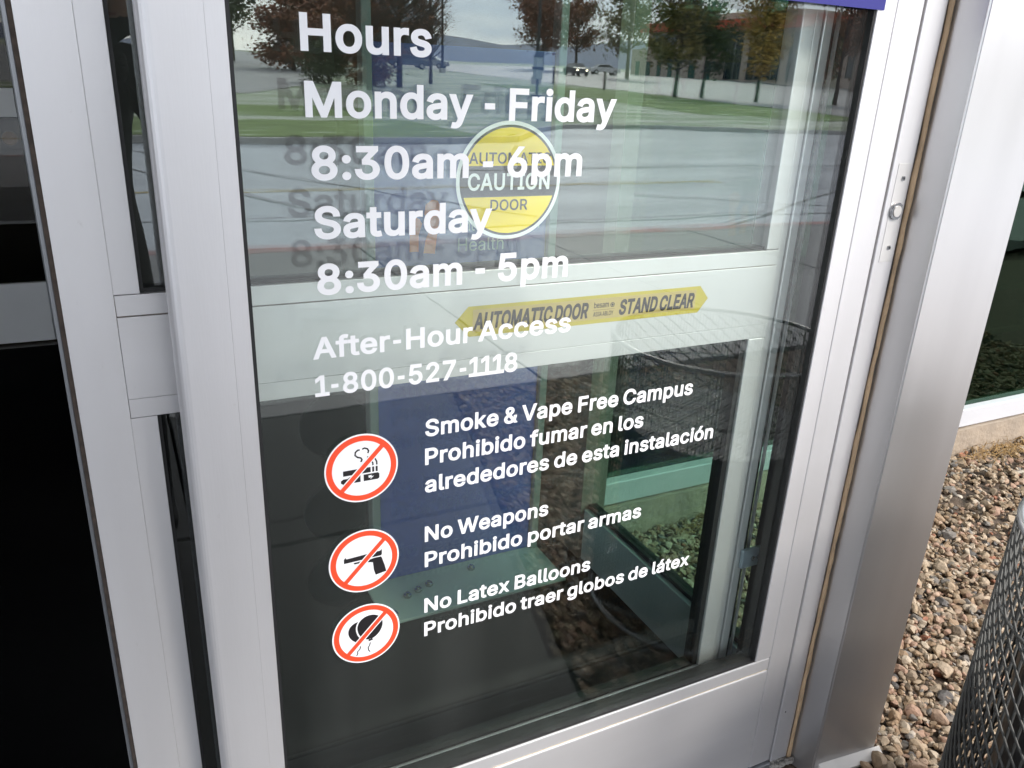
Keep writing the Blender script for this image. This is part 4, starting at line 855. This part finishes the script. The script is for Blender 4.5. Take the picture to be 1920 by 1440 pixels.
# ------------------------------------------------------------------ blue display stand in the vestibule
KI = empty('display_stand', (.87, 1.03, 0), 'blue free standing display panel with orange bird mark and the word Health inside the vestibule', 'sign')
FRM = pmat('pale frame', (.24, .27, .26), .4, .2, noise=.05, nscale=4)
box('panel', (.615, 1.128), (1.035, 1.06), (.012, 1.56), KBLUE, KI, bev=.002)
box('frame_post', (.588, .614), (1.020, 1.065), (.012, 1.75), FRM, KI, bev=.004)
box('frame_post', (1.130, 1.156), (1.020, 1.065), (.012, 1.75), FRM, KI, bev=.004)
bp_ = box('base_plate', (.565, 1.16), (.83, 1.065), (0.001, .011), pmat('pale base plate', (.46, .52, .49), .45, .2, noise=.08, nscale=6), KI, bev=.002)
for x, y in ((.665, .93), (.705, .945), (.745, .96), (.60, .86), (.90, .99)):
    n_ = cyl('bolt', (x, y, .016), .0125, .009, STEEL, bp_, 'Z', 6, bev=.001)
    cyl('stud', (x, y, .023), .006, .008, STEEL, n_, 'Z', 12)
ORG = pmat('orange print', (.80, .20, .07), .45, noise=.04, nscale=20)
yk = 1.0348
flat('logo_mark', [[(.712, 1.040), (.738, 1.040), (.738, 1.085), (.748, 1.115), (.740, 1.128), (.722, 1.135), (.714, 1.120)]], yk, .0004, ORG, KI)
flat('logo_mark', [[(.752, 1.035), (.785, 1.032), (.792, 1.090), (.798, 1.130), (.800, 1.160), (.792, 1.175), (.775, 1.178), (.758, 1.165), (.754, 1.140), (.766, 1.120), (.768, 1.095), (.758, 1.070)]], yk, .0004, ORG, KI)
PG = pmat('pale grey lettering', (.62, .64, .66), .45, noise=.04, nscale=20)
text('Intermountain', .853, 1.105, 1.090, .034, yk, PG, KI, bold=0, tone='pale grey', thick=.0004)
text('Health', .853, .993, 1.034, .036, yk, PG, KI, bold=0, tone='pale grey', thick=.0004)

# ------------------------------------------------------------------ wire litter bin
BX, BY, BR, BH = 1.475, -.590, .30, .84
LBN = empty('litter_bin', (BX, BY, 0), 'round grey wire mesh litter bin with a black liner standing on the gravel', 'bin')
WIRE = pmat('galvanised wire', (.085, .085, .08), .5, .4, noise=.25, nscale=60)
bm = bmesh.new()
nw = 96
for k in range(nw):
    a = 2 * math.pi * k / nw
    tube(bm, [(BX + BR * math.cos(a), BY + BR * math.sin(a), z) for z in (.02, .84)], .0023, 5)
for k in range(44):
    a0 = 2 * math.pi * k / 44
    pts = []
    for j in range(40):
        z = .03 + .80 * j / 39; a = a0 - (z - .03) * 4.2
        pts.append((BX + (BR + .004) * math.cos(a), BY + (BR + .004) * math.sin(a), z))
    tube(bm, pts, .0023, 5)
o = frombm('wire_mesh', bm, WIRE, LBN, smooth=True); o['kind'] = 'stuff'
def ring(name, r, z, rad, mat, par):
    bm = bmesh.new(); n = 72; rg = []
    for i in range(n):
        a = 2 * math.pi * i / n
        rg.append([bm.verts.new((BX + (r + rad * math.cos(t)) * math.cos(a), BY + (r + rad * math.cos(t)) * math.sin(a), z + rad * math.sin(t))) for t in [2 * math.pi * k / 8 for k in range(8)]])
    for i in range(n):
        for k in range(8): bm.faces.new((rg[i][k], rg[i][(k + 1) % 8], rg[(i + 1) % n][(k + 1) % 8], rg[(i + 1) % n][k]))
    bmesh.ops.recalc_face_normals(bm, faces=bm.faces)
    return frombm(name, bm, mat, par, smooth=True)
ring('rim', BR, .845, .0065, pmat('pale rim', (.27, .275, .28), .35, .6, noise=.1, nscale=20), LBN)
ring('rim', BR, .020, .009, MATS['pale rim'], LBN)
ring('hoop', BR + .003, .70, .003, WIRE, LBN)
bm = bmesh.new(); cylm(bm, (BX + .02, BY - .01, .31), .24, .56, 'Z', 40, .26)
frombm('liner', bm, pmat('black liner', (.006, .006, .007), .35, noise=.3, nscale=12, bump=.6, bscale=14), LBN, smooth=False)

# ------------------------------------------------------------------ trees, lamp posts, cars and buildings across the drive
BARK = pmat('bark', (.06, .045, .035), .9, noise=.4, nscale=8)
def leafmat(name, c1, c2):
    return pmat(name, c1, .8, nscale=1.2, col2=c2)
LM = {'brown': leafmat('brown leaves', (.26, .115, .045), (.10, .052, .025)), 'olive': leafmat('olive leaves', (.21, .165, .05), (.085, .08, .03)),
      'gold': leafmat('golden leaves', (.42, .26, .06), (.19, .13, .04)), 'green': leafmat('dark green leaves', (.10, .125, .055), (.045, .06, .03)),
      'rust': leafmat('rust leaves', (.27, .11, .06), (.11, .05, .032)), 'fir': leafmat('fir needles', (.035, .075, .06), (.018, .042, .034))}
def tree_mesh(seed, H, kind):
    rnd = random.Random(seed); bt = bmesh.new(); bl = bmesh.new()
    th = H * (.22 if kind != 'fir' else .08)
    tube(bt, [(0, 0, -.1), (rnd.uniform(-.05, .05) * H / 6, 0, th), (0, rnd.uniform(-.1, .1), H * .62), (0, 0, H * .9)], [H * .022, H * .016, H * .010, H * .003], 7)
    tips = []
    if kind != 'fir':
        for i in range(30 if kind != 'bare' else 85):
            z0 = th + (H * .5) * rnd.random(); a = rnd.uniform(0, 6.283); L = H * rnd.uniform(.16, .34); up = rnd.uniform(.5, 1.3)
            p0 = Vector((0, 0, z0)); p2 = p0 + Vector((math.cos(a), math.sin(a), up)).normalized() * L; p1 = (p0 + p2) / 2 + Vector((math.cos(a), math.sin(a), 0)) * L * .08
            tube(bt, [p0, p1, p2], [H * .006, H * .004, H * .0015], 5); tips += [p1, p2]
            if kind == 'bare':
                for _ in range(5):
                    d = Vector((rnd.gauss(0, 1), rnd.gauss(0, 1), rnd.uniform(.1, 1))).normalized() * L * .5; s = p0.lerp(p2, rnd.uniform(.4, 1))
                    tube(bt, [s, s + d], [H * .0022, H * .0008], 3); tips.append(s + d)
    n = {'bare': 1500, 'fir': 2600}.get(kind, 4600)
    for i in range(n):
        if kind == 'fir':
            z = th + (H - th) * rnd.random() ** 1.3; rr = (H - z) / (H - th) * H * .24 * (.55 + .45 * ((z * 3) % 1)); a = rnd.uniform(0, 6.283); q = rr * math.sqrt(rnd.random())
            c = Vector((q * math.cos(a), q * math.sin(a), z - q * .25)); s = H * .016
        elif kind == 'bare':
            c = rnd.choice(tips) + Vector((rnd.gauss(0, .1), rnd.gauss(0, .1), rnd.gauss(0, .1))) * H / 6; s = H * .008
        else:
            tp = rnd.choice(tips); c = tp + Vector((rnd.gauss(0, 1), rnd.gauss(0, 1), rnd.gauss(0, .8))) * H * .052; s = H * .0140
        nrm = Vector((rnd.gauss(0, 1), rnd.gauss(0, 1), rnd.gauss(0, 1))).normalized(); u = nrm.orthogonal().normalized() * s * rnd.uniform(.6, 1.4); v = nrm.cross(u)
        f = [bl.verts.new(c + u), bl.verts.new(c + v * .7), bl.verts.new(c - u), bl.verts.new(c - v * .7)]; bl.faces.new(f)
    m1 = bpy.data.meshes.new('trunk'); bt.to_mesh(m1); bt.free(); m2 = bpy.data.meshes.new('crown'); bl.to_mesh(m2); bl.free()
    m1.materials.append(BARK)
    return m1, m2
PROT = {k: tree_mesh(i + 20, 6.0, k2) for i, (k, k2) in enumerate((('a', 'leafy'), ('b', 'leafy'), ('c', 'leafy'), ('bare', 'bare'), ('fir', 'fir')))}
def tree(x, v, H, pr, leaf, label, group='trees across the driveway', rz=0, wd=1.0, dz=0.0, nm_='tree'):
    e = empty(nm_, (x, -v, tz(v) + dz), label, nm_, group, rz)
    for nm, me in zip(('trunk', 'crown'), PROT[pr]):
        mc = me
        if nm == 'crown':
            key = (pr, leaf)
            if key not in CROWNS:
                mc = me.copy(); mc.materials.clear(); mc.materials.append(LM[leaf]); CROWNS[key] = mc
            mc = CROWNS[key]
        o = bpy.data.objects.new(nm, mc); COL.objects.link(o); o.parent = e; o.scale = (H / 6 * wd, H / 6 * wd, H / 6)
CROWNS = {}
tree(34.6, 45.0, 7.0, 'a', 'olive', 'olive brown round tree on the lawn edge left of the red roofed building', wd=1.15)
tree(38.5, 41.5, 6.8, 'b', 'gold', 'golden tree at the lawn edge in front of the red roofed building', wd=.95)
tree(37.2, 45.5, 6.6, 'c', 'green', 'dark green tree in front of the red roofed building', rz=1, wd=1.1)
tree(60.0, 89.0, 13.0, 'b', 'olive', 'tall tree with a thin trunk behind the pale car park', rz=2, wd=1.0)
tree(66.0, 112.0, 12.0, 'a', 'brown', 'brown tree far behind the car park, right of the lamp post', rz=3)
tree(58.0, 108.0, 12.5, 'c', 'rust', 'rust coloured tree directly behind the lamp post', rz=1, wd=1.2)
tree(62.5, 118.0, 11.5, 'b', 'brown', 'brown tree between the rust coloured tree and the far car park', rz=5, wd=1.1)
tree(46.0, 42.0, 7.4, 'c', 'rust', 'dark rust tree at the right end of the row beside the beige building', rz=4)
tree(15.7, 45.6, 9.0, 'bare', 'rust', 'tall nearly bare tree with spreading twigs on the frosted lawn', rz=0)
tree(20.0, 52.0, 6.5, 'bare', 'rust', 'smaller bare tree beside the lamp post without head', rz=2)
tree(16.5, 72.0, 8.5, 'c', 'rust', 'reddish brown bushy tree at the end of the side road', rz=1, wd=1.4)
tree(20.5, 76.0, 8.0, 'a', 'rust', 'reddish brown tree in front of the grey gabled house', rz=2, wd=1.4)
tree(13.0, 90.0, 10.0, 'b', 'green', 'dark evergreen tree left of the reddish brown trees', rz=2, wd=1.3)
tree(12.6, 41.0, 6.0, 'bare', 'rust', 'low bare twiggy tree leaning out over the side road', rz=3, wd=1.3)
tree(24.0, 84.0, 8.5, 'b', 'rust', 'reddish brown tree right in front of the gabled house wall', rz=2, wd=1.5)
tree(27.5, 92.0, 7.0, 'c', 'brown', 'low brown bushy tree under the gabled roof', rz=0, wd=1.6)
tree(14.0, 66.0, 7.0, 'a', 'rust', 'low reddish hedge tree nearest the bend of the side road', rz=0, wd=1.7, dz=-1.6)
tree(17.5, 68.0, 7.5, 'c', 'brown', 'brown hedge tree just right of the low reddish one by the side road', rz=2, wd=1.7, dz=-1.8)
tree(12.0, 47.0, 3.6, 'b', 'green', 'dark green shrub at the edge of the side road', 'shrubs on the frosted lawn', rz=2, wd=1.6, dz=-.9, nm_='shrub')
tree(14.2, 46.0, 3.2, 'a', 'brown', 'brown shrub under the tall bare tree', 'shrubs on the frosted lawn', rz=1, wd=1.8, dz=-.8, nm_='shrub')
tree(54.0, 150.0, 13.0, 'fir', 'fir', 'dark pointed fir tree on the horizon', rz=2)
tree(47.0, 130.0, 8.0, 'b', 'rust', 'small dark red tree next to the fir', rz=4, wd=1.3)
# lamp posts
POLE = pmat('dark pole paint', (.03, .03, .035), .5, .3, noise=.1, nscale=5)
def lamp_post(x, v, H, label, r=.09):
    z = tz(v); e = empty('lamp_post', (x, -v, z), label, 'lamp post', 'lamp posts across the driveway')
    cyl('pole', (x, -v, z + H / 2), r, H, POLE, e, 'Z', 12, r2=r * .6)
    cyl('base', (x, -v, z + .25), r * 2.6, .5, CURBM, e, 'Z', 16)
    hb = box('lamp_head', (x - .45, x + .45), (-v - .18, -v + .18), (z + H - .05, z + H + .12), POLE, e, bev=.03)
lamp_post(31.8, 59.5, 9.5, 'tall dark lamp post standing in front of the rust coloured tree', .16)
lamp_post(31.0, 78.0, 11.0, 'tall thin lamp post left of the first one on the frosted lawn', .13)
# signal / marker post near the lamp post
MP = empty('meter_post', (21.9, -40.5, tz(40.5)), 'grey utility post with a box head and dark collar on the frosted lawn', 'post')
zz = tz(40.5)
cyl('post', (21.9, -40.5, zz + .45), .07, .9, POLE, MP, 'Z', 12); box('foot', (21.65, 22.15), (-40.75, -40.25), (zz, zz + .12), POLE, MP, bev=.02)
box('box_head', (21.7, 22.1), (-40.7, -40.3), (zz + .9, zz + 2.0), pmat('weathered grey box', (.35, .38, .38), .5, noise=.2, nscale=4), MP, bev=.04)
box('collar', (21.66, 22.14), (-40.74, -40.26), (zz + 1.35, zz + 1.5), POLE, MP, bev=.01)
cyl('cap', (21.9, -40.5, zz + 2.15), .28, .3, POLE, MP, 'Z', 16, r2=.15)
def bollard(x, v, label):
    z = tz(v); e = empty('bollard', (x, -v, z), label, 'bollard', 'posts along the car park edge')
    cyl('post', (x, -v, z + .6), .09, 1.2, pmat('brown post', (.07, .06, .05), .7, noise=.2, nscale=5), e, 'Z', 12); cyl('cap', (x, -v, z + 1.24), .11, .08, MATS['brown post'], e, 'Z', 12)
bollard(33.8, 52.5, 'short brown post on the left part of the car park edge'); bollard(33.9, 60.5, 'short brown post farther along the car park edge')
def car(x, v, rz, col, label, lights=False):
    z = tz(v) + .04; e = empty('parked_car', (x, -v, z), label, 'car', 'cars on the far car park', rz)
    cm = pmat('car paint %.2f' % col[0], col, .25, .2, noise=.03, nscale=2, coat=.5)
    bm = bmesh.new(); prof = [(-2.2, .35), (-2.2, .85), (-1.5, .98), (-.9, 1.42), (.6, 1.45), (1.3, 1.0), (2.15, .85), (2.2, .35)]
    A = [bm.verts.new((x_, -.85 if z_ < 1.1 else -.68, z_)) for x_, z_ in prof]; B = [bm.verts.new((x_, .85 if z_ < 1.1 else .68, z_)) for x_, z_ in prof]
    bm.faces.new(A); bm.faces.new(B[::-1])
    for k in range(8): bm.faces.new((A[k], B[k], B[(k + 1) % 8], A[(k + 1) % 8]))
    bmesh.ops.recalc_face_normals(bm, faces=bm.faces); bmesh.ops.bevel(bm, geom=bm.edges[:], offset=.06, segments=2, affect='EDGES')
    frombm('body', bm, cm, e, local=True)
    for s in (-1, 1):
        bm = bmesh.new(); pts = [(-1.25, 1.0), (-.85, 1.34), (.55, 1.37), (1.1, 1.02)]
        A = [bm.verts.new((a, s * (.86 - (b - 1) * .38 + .01), b)) for a, b in pts]; B = [bm.verts.new((a, s * (.80 - (b - 1) * .38), b)) for a, b in pts]
        bm.faces.new(A); bm.faces.new(B[::-1])
        for k in range(4): bm.faces.new((A[k], B[k], B[(k + 1) % 4], A[(k + 1) % 4]))
        bmesh.ops.recalc_face_normals(bm, faces=bm.faces)
        frombm('side_window', bm, pmat('car glass', (.015, .018, .02), .08, noise=.02, nscale=2), e, local=True)
        for wx in (-1.35, 1.4):
            bm = bmesh.new(); cylm(bm, (wx, s * .80, .33), .33, .2, 'Y', 20); wh = frombm('wheel', bm, RUB, e, local=True)
            bm = bmesh.new(); cylm(bm, (wx, s * .905, .33), .2, .02, 'Y', 16); frombm('rim', bm, STEEL, wh, local=True)
        bm = bmesh.new(); cylm(bm, (2.2, s * .6, .68), .11, .05, 'X', 14)
        frombm('headlight', bm, pmat('lit headlight', (.9, .9, .8), .3, emit=((1, .8, .55), 6)) if lights else pmat('headlight glass', (.7, .7, .7), .1, noise=.02, nscale=4), e, local=True)
car(52.0, 88.0, R(100), (.05, .05, .06), 'dark car with lit headlights on the far car park', True)
car(36.5, 96.0, R(40), (.30, .31, .33), 'grey car parked beyond the frosted lawn')
car(31.0, 88.0, R(15), (.10, .12, .16), 'dark blue car parked left of the grey car')
car(66.0, 104.0, R(15), (.55, .55, .56), 'white car parked under the far trees')
# red roofed building
BLD = empty('office_building', (95, -115, 0), 'large building with an orange red roof edge and dark glass behind the golden tree', 'building')
zz = 2.0
BEIGE = pmat('beige stucco', (.42, .35, .30), .85, noise=.08, nscale=1)
DGL = pmat('dark window glass', (.02, .03, .035), .1, noise=.1, nscale=1)
box('wall', (92, 118), (-131, -86), (zz - 2, zz + 7.4), BEIGE, BLD)
box('roof_edge', (90.5, 119), (-132, -85), (zz + 7.4, zz + 8.9), pmat('orange red fascia', (.42, .07, .03), .6, noise=.08, nscale=1), BLD)
box('upper_block', (98, 112), (-125, -100), (zz + 8.9, zz + 10.6), BEIGE, BLD)
for i in range(5):
    w_ = box('window', (91.85, 92.02), (-129.5 + i * 8.6, -122.5 + i * 8.6), (zz + .2, zz + 7.0), DGL, BLD)
    for k in range(1, 4): box('mullion', (91.78, 91.85), (-129.5 + i * 8.6 + k * 1.8, -129.5 + i * 8.6 + k * 1.8 + .12), (zz + .2, zz + 7.0), DARKALU, w_)
for i in range(4): box('window', (94 + i * 6, 98 + i * 6), (-86.02, -85.85), (zz + 1, zz + 6.6), DGL, BLD)
BG = empty('beige_building', (83, -128, 0), 'low beige stucco building with narrow green windows left of the red roofed one', 'building')
box('wall', (82, 91), (-121, -108), (0, 6.2), BEIGE, BG)
for i in range(4): box('window', (81.88, 82.05), (-119.5 + i * 3, -118.5 + i * 3), (1.8, 4.4), pmat('green glass', (.04, .09, .075), .15, noise=.1, nscale=1), BG)
for i in range(2): box('window', (84 + i * 3, 85.2 + i * 3), (-108.05, -107.88), (1.8, 4.4), MATS['green glass'], BG)
BG2 = empty('beige_building', (85, -75, 0), 'beige stucco wing with tall dark windows at the far right behind the rust tree', 'building')
box('wall', (80, 96), (-72, -52), (0, 7.5), BEIGE, BG2)
for i in range(5): box('window', (79.88, 80.05), (-70.5 + i * 4, -69 + i * 4), (1.6, 5.4), DGL, BG2)
# grey gabled house
HS = empty('house', (30, -125, 0), 'pale house with a grey gabled roof behind the reddish brown trees', 'house')
hz = tz(125)
box('wall', (26, 46), (-134, -120), (hz - .5, hz + 5.4), pmat('house siding', (.16, .12, .11), .8, noise=.08, nscale=1), HS)
bm = bmesh.new(); pr_ = [(24.5, hz + 5.4), (36, hz + 10.5), (47.5, hz + 5.4)]
A = [bm.verts.new((a, -118.5, b)) for a, b in pr_]; B = [bm.verts.new((a, -135.5, b)) for a, b in pr_]
bm.faces.new(A); bm.faces.new(B[::-1])
for k in range(3): bm.faces.new((A[k], B[k], B[(k + 1) % 3], A[(k + 1) % 3]))
bmesh.ops.recalc_face_normals(bm, faces=bm.faces)
frombm('roof', bm, pmat('grey shingle roof', (.28, .29, .31), .8, noise=.15, nscale=2), HS)
for i in range(4): box('window', (28 + i * 4.5, 30 + i * 4.5), (-120.02, -119.85), (hz + 2, hz + 4.5), DGL, HS)
# hills
bm = bmesh.new(); prev = None; random.seed(5)
for i in range(91):
    a = R(-10 + i * 2.2 - 90); rad = 900; h = 26 + 14 * math.sin(i * .35) + 7 * math.sin(i * .93 + 1) + 3 * math.sin(i * 2.3)
    x, y = rad * math.sin(R(-100 + i * 2.2)), -rad * math.cos(R(-100 + i * 2.2))
    cur = [bm.verts.new((x, y, -2)), bm.verts.new((x * 1.12, y * 1.12, h)), bm.verts.new((x * 1.5, y * 1.5, h * 1.1))]
    if prev:
        for k in range(2): bm.faces.new((prev[k], cur[k], cur[k + 1], prev[k + 1]))
    prev = cur
bmesh.ops.recalc_face_normals(bm, faces=bm.faces)
o = frombm('hills', bm, HILL, smooth=True); o['kind'] = 'structure'

# ------------------------------------------------------------------ the person taking the photograph (seen only as a dark reflection)
PR = empty('person', (-.17, -1.42, 0), 'person in black jacket, gloves and trousers holding a phone up in front of the door', 'person')
def skin(name, verts, edges, mat, par, lev=1):
    me = bpy.data.meshes.new(name); me.from_pydata([v[:3] for v in verts], edges, [])
    o = link(name, me, mat, par)
    md = o.modifiers.new('skin', 'SKIN'); md.use_smooth_shade = True
    for i, v in enumerate(verts):
        r_ = v[3]; rr2 = r_ if isinstance(r_, tuple) else (r_, r_); me.skin_vertices[0].data[i].radius = rr2
    me.skin_vertices[0].data[0].use_root = True
    s = o.modifiers.new('sub', 'SUBSURF'); s.levels = lev; s.render_levels = lev
    return o
px, py = -.075, -1.46
V = [(px, py, .98, (.165, .12)), (px, py + .01, 1.12, (.150, .11)), (px, py, 1.28, (.17, .12)), (px, py, 1.42, (.18, .12)), (px + .05, py + .02, 1.51, (.08, .08)), (px + .12, py + .05, 1.60, (.095, .10)), (px + .13, py + .04, 1.70, (.08, .09)),
     (px + .18, py, 1.46, .085), (px + .27, py + .10, 1.30, .050), (.125, py + .30, 1.44, .040), (.075, py + .37, 1.478, .026),
     (px - .19, py, 1.42, .062), (px - .24, py + .10, 1.26, .050), (-.17, py + .30, 1.43, .040), (-.13, py + .37, 1.478, .026),
     (px + .09, py, .88, .095), (px + .10, py + .02, .50, .062), (px + .11, py, .10, .045), (px + .12, py + .12, .045, .042),
     (px - .09, py, .88, .095), (px - .12, py + .04, .50, .062), (px - .13, py + .02, .10, .045), (px - .15, py + .14, .045, .042)]
E = [(0, 1), (1, 2), (2, 3), (3, 4), (4, 5), (5, 6), (3, 7), (7, 8), (8, 9), (9, 10), (3, 11), (11, 12), (12, 13), (13, 14), (0, 15), (15, 16), (16, 17), (17, 18), (0, 19), (19, 20), (20, 21), (21, 22)]
GLV = None
SKN = pmat('skin', (.50, .30, .21), .55, noise=.08, nscale=20)
CLO = pmat('black cloth', (.010, .010, .012), .9, noise=.3, nscale=30)
body = skin('body', V, E, [CLO], PR, 2)
# hands with fingers round the phone
for s, hx in ((1, .064), (-1, -.127)):
    hv = [(px + .17 + s * .0 + hx * 0 + (hx + .0), py + .375, 1.475, .022)]
    base = Vector((hx + (.0 if s > 0 else .0), -1.075, 1.478))
    hv = [(base.x, base.y, base.z, .020), (base.x, base.y + .03, base.z, (.030, .014))]; he = [(0, 1)]
    for k in range(4):
        zf_ = base.z + .028 - k * .018; L = (.9, 1.0, .95, .8)[k]
        i0 = len(hv); hv += [(base.x + s * .004, base.y + .040, zf_, .0085), (base.x, base.y + .055 * L + .01, zf_, .0078), (base.x - s * .012, base.y + .058, zf_ - .001, .0068)]
        he += [(1, i0), (i0, i0 + 1), (i0 + 1, i0 + 2)]
    i0 = len(hv); hv += [(base.x - s * .012, base.y + .022, base.z - .022, .010), (base.x - s * .026, base.y + .030, base.z - .026, .0085), (base.x - s * .036, base.y + .034, base.z - .018, .007)]
    he += [(1, i0), (i0, i0 + 1), (i0 + 1, i0 + 2)]
    skin('glove', hv, he, [CLO], PR, 1)
px += .13
bm = bmesh.new(); bmesh.ops.create_uvsphere(bm, u_segments=20, v_segments=14, radius=1)
for v in bm.verts: v.co = Vector((px + v.co.x * .083, py + .05 + v.co.y * .10, 1.66 + v.co.z * .125))
hd = frombm('head', bm, SKN, PR, smooth=True)
bm = bmesh.new(); bmesh.ops.create_uvsphere(bm, u_segments=20, v_segments=14, radius=1)
for v in bm.verts: v.co = Vector((px + v.co.x * .093, py + .033 + v.co.y * .105, 1.70 + max(v.co.z, -.5) * .12))
frombm('hat', bm, CLO, PR, smooth=True)
bm = bmesh.new(); cylm(bm, (px, py + .155, 1.655), .012, .03, 'Y', 8, .005); frombm('nose', bm, SKN, hd)
for s in (-1, 1):
    bm = bmesh.new(); cylm(bm, (px + s * .03, py + .143, 1.675), .011, .008, 'Y', 10); frombm('eye', bm, pmat('eye', (.05, .04, .03), .2), hd)
    bm = bmesh.new(); cylm(bm, (px + s * .085, py + .05, 1.65), .028, .014, 'X', 12); frombm('ear', bm, SKN, hd)
box('mouth', (px - .022, px + .022), (py + .143, py + .149), (1.598, 1.606), pmat('lip', (.35, .12, .10), .5), hd, bev=.002)
PH = empty('phone', (-.03, -1.03, 1.49), 'black phone held up in both hands by the person', 'phone')
box('case', (-.105, .045), (-1.030, -1.0215), (1.45, 1.525), pmat('phone case', (.015, .015, .016), .4, noise=.1, nscale=30), PH, bev=.004)
box('screen', (-.100, .040), (-1.0315, -1.0302), (1.454, 1.521), pmat('phone screen', (.02, .02, .02), .08), PH)
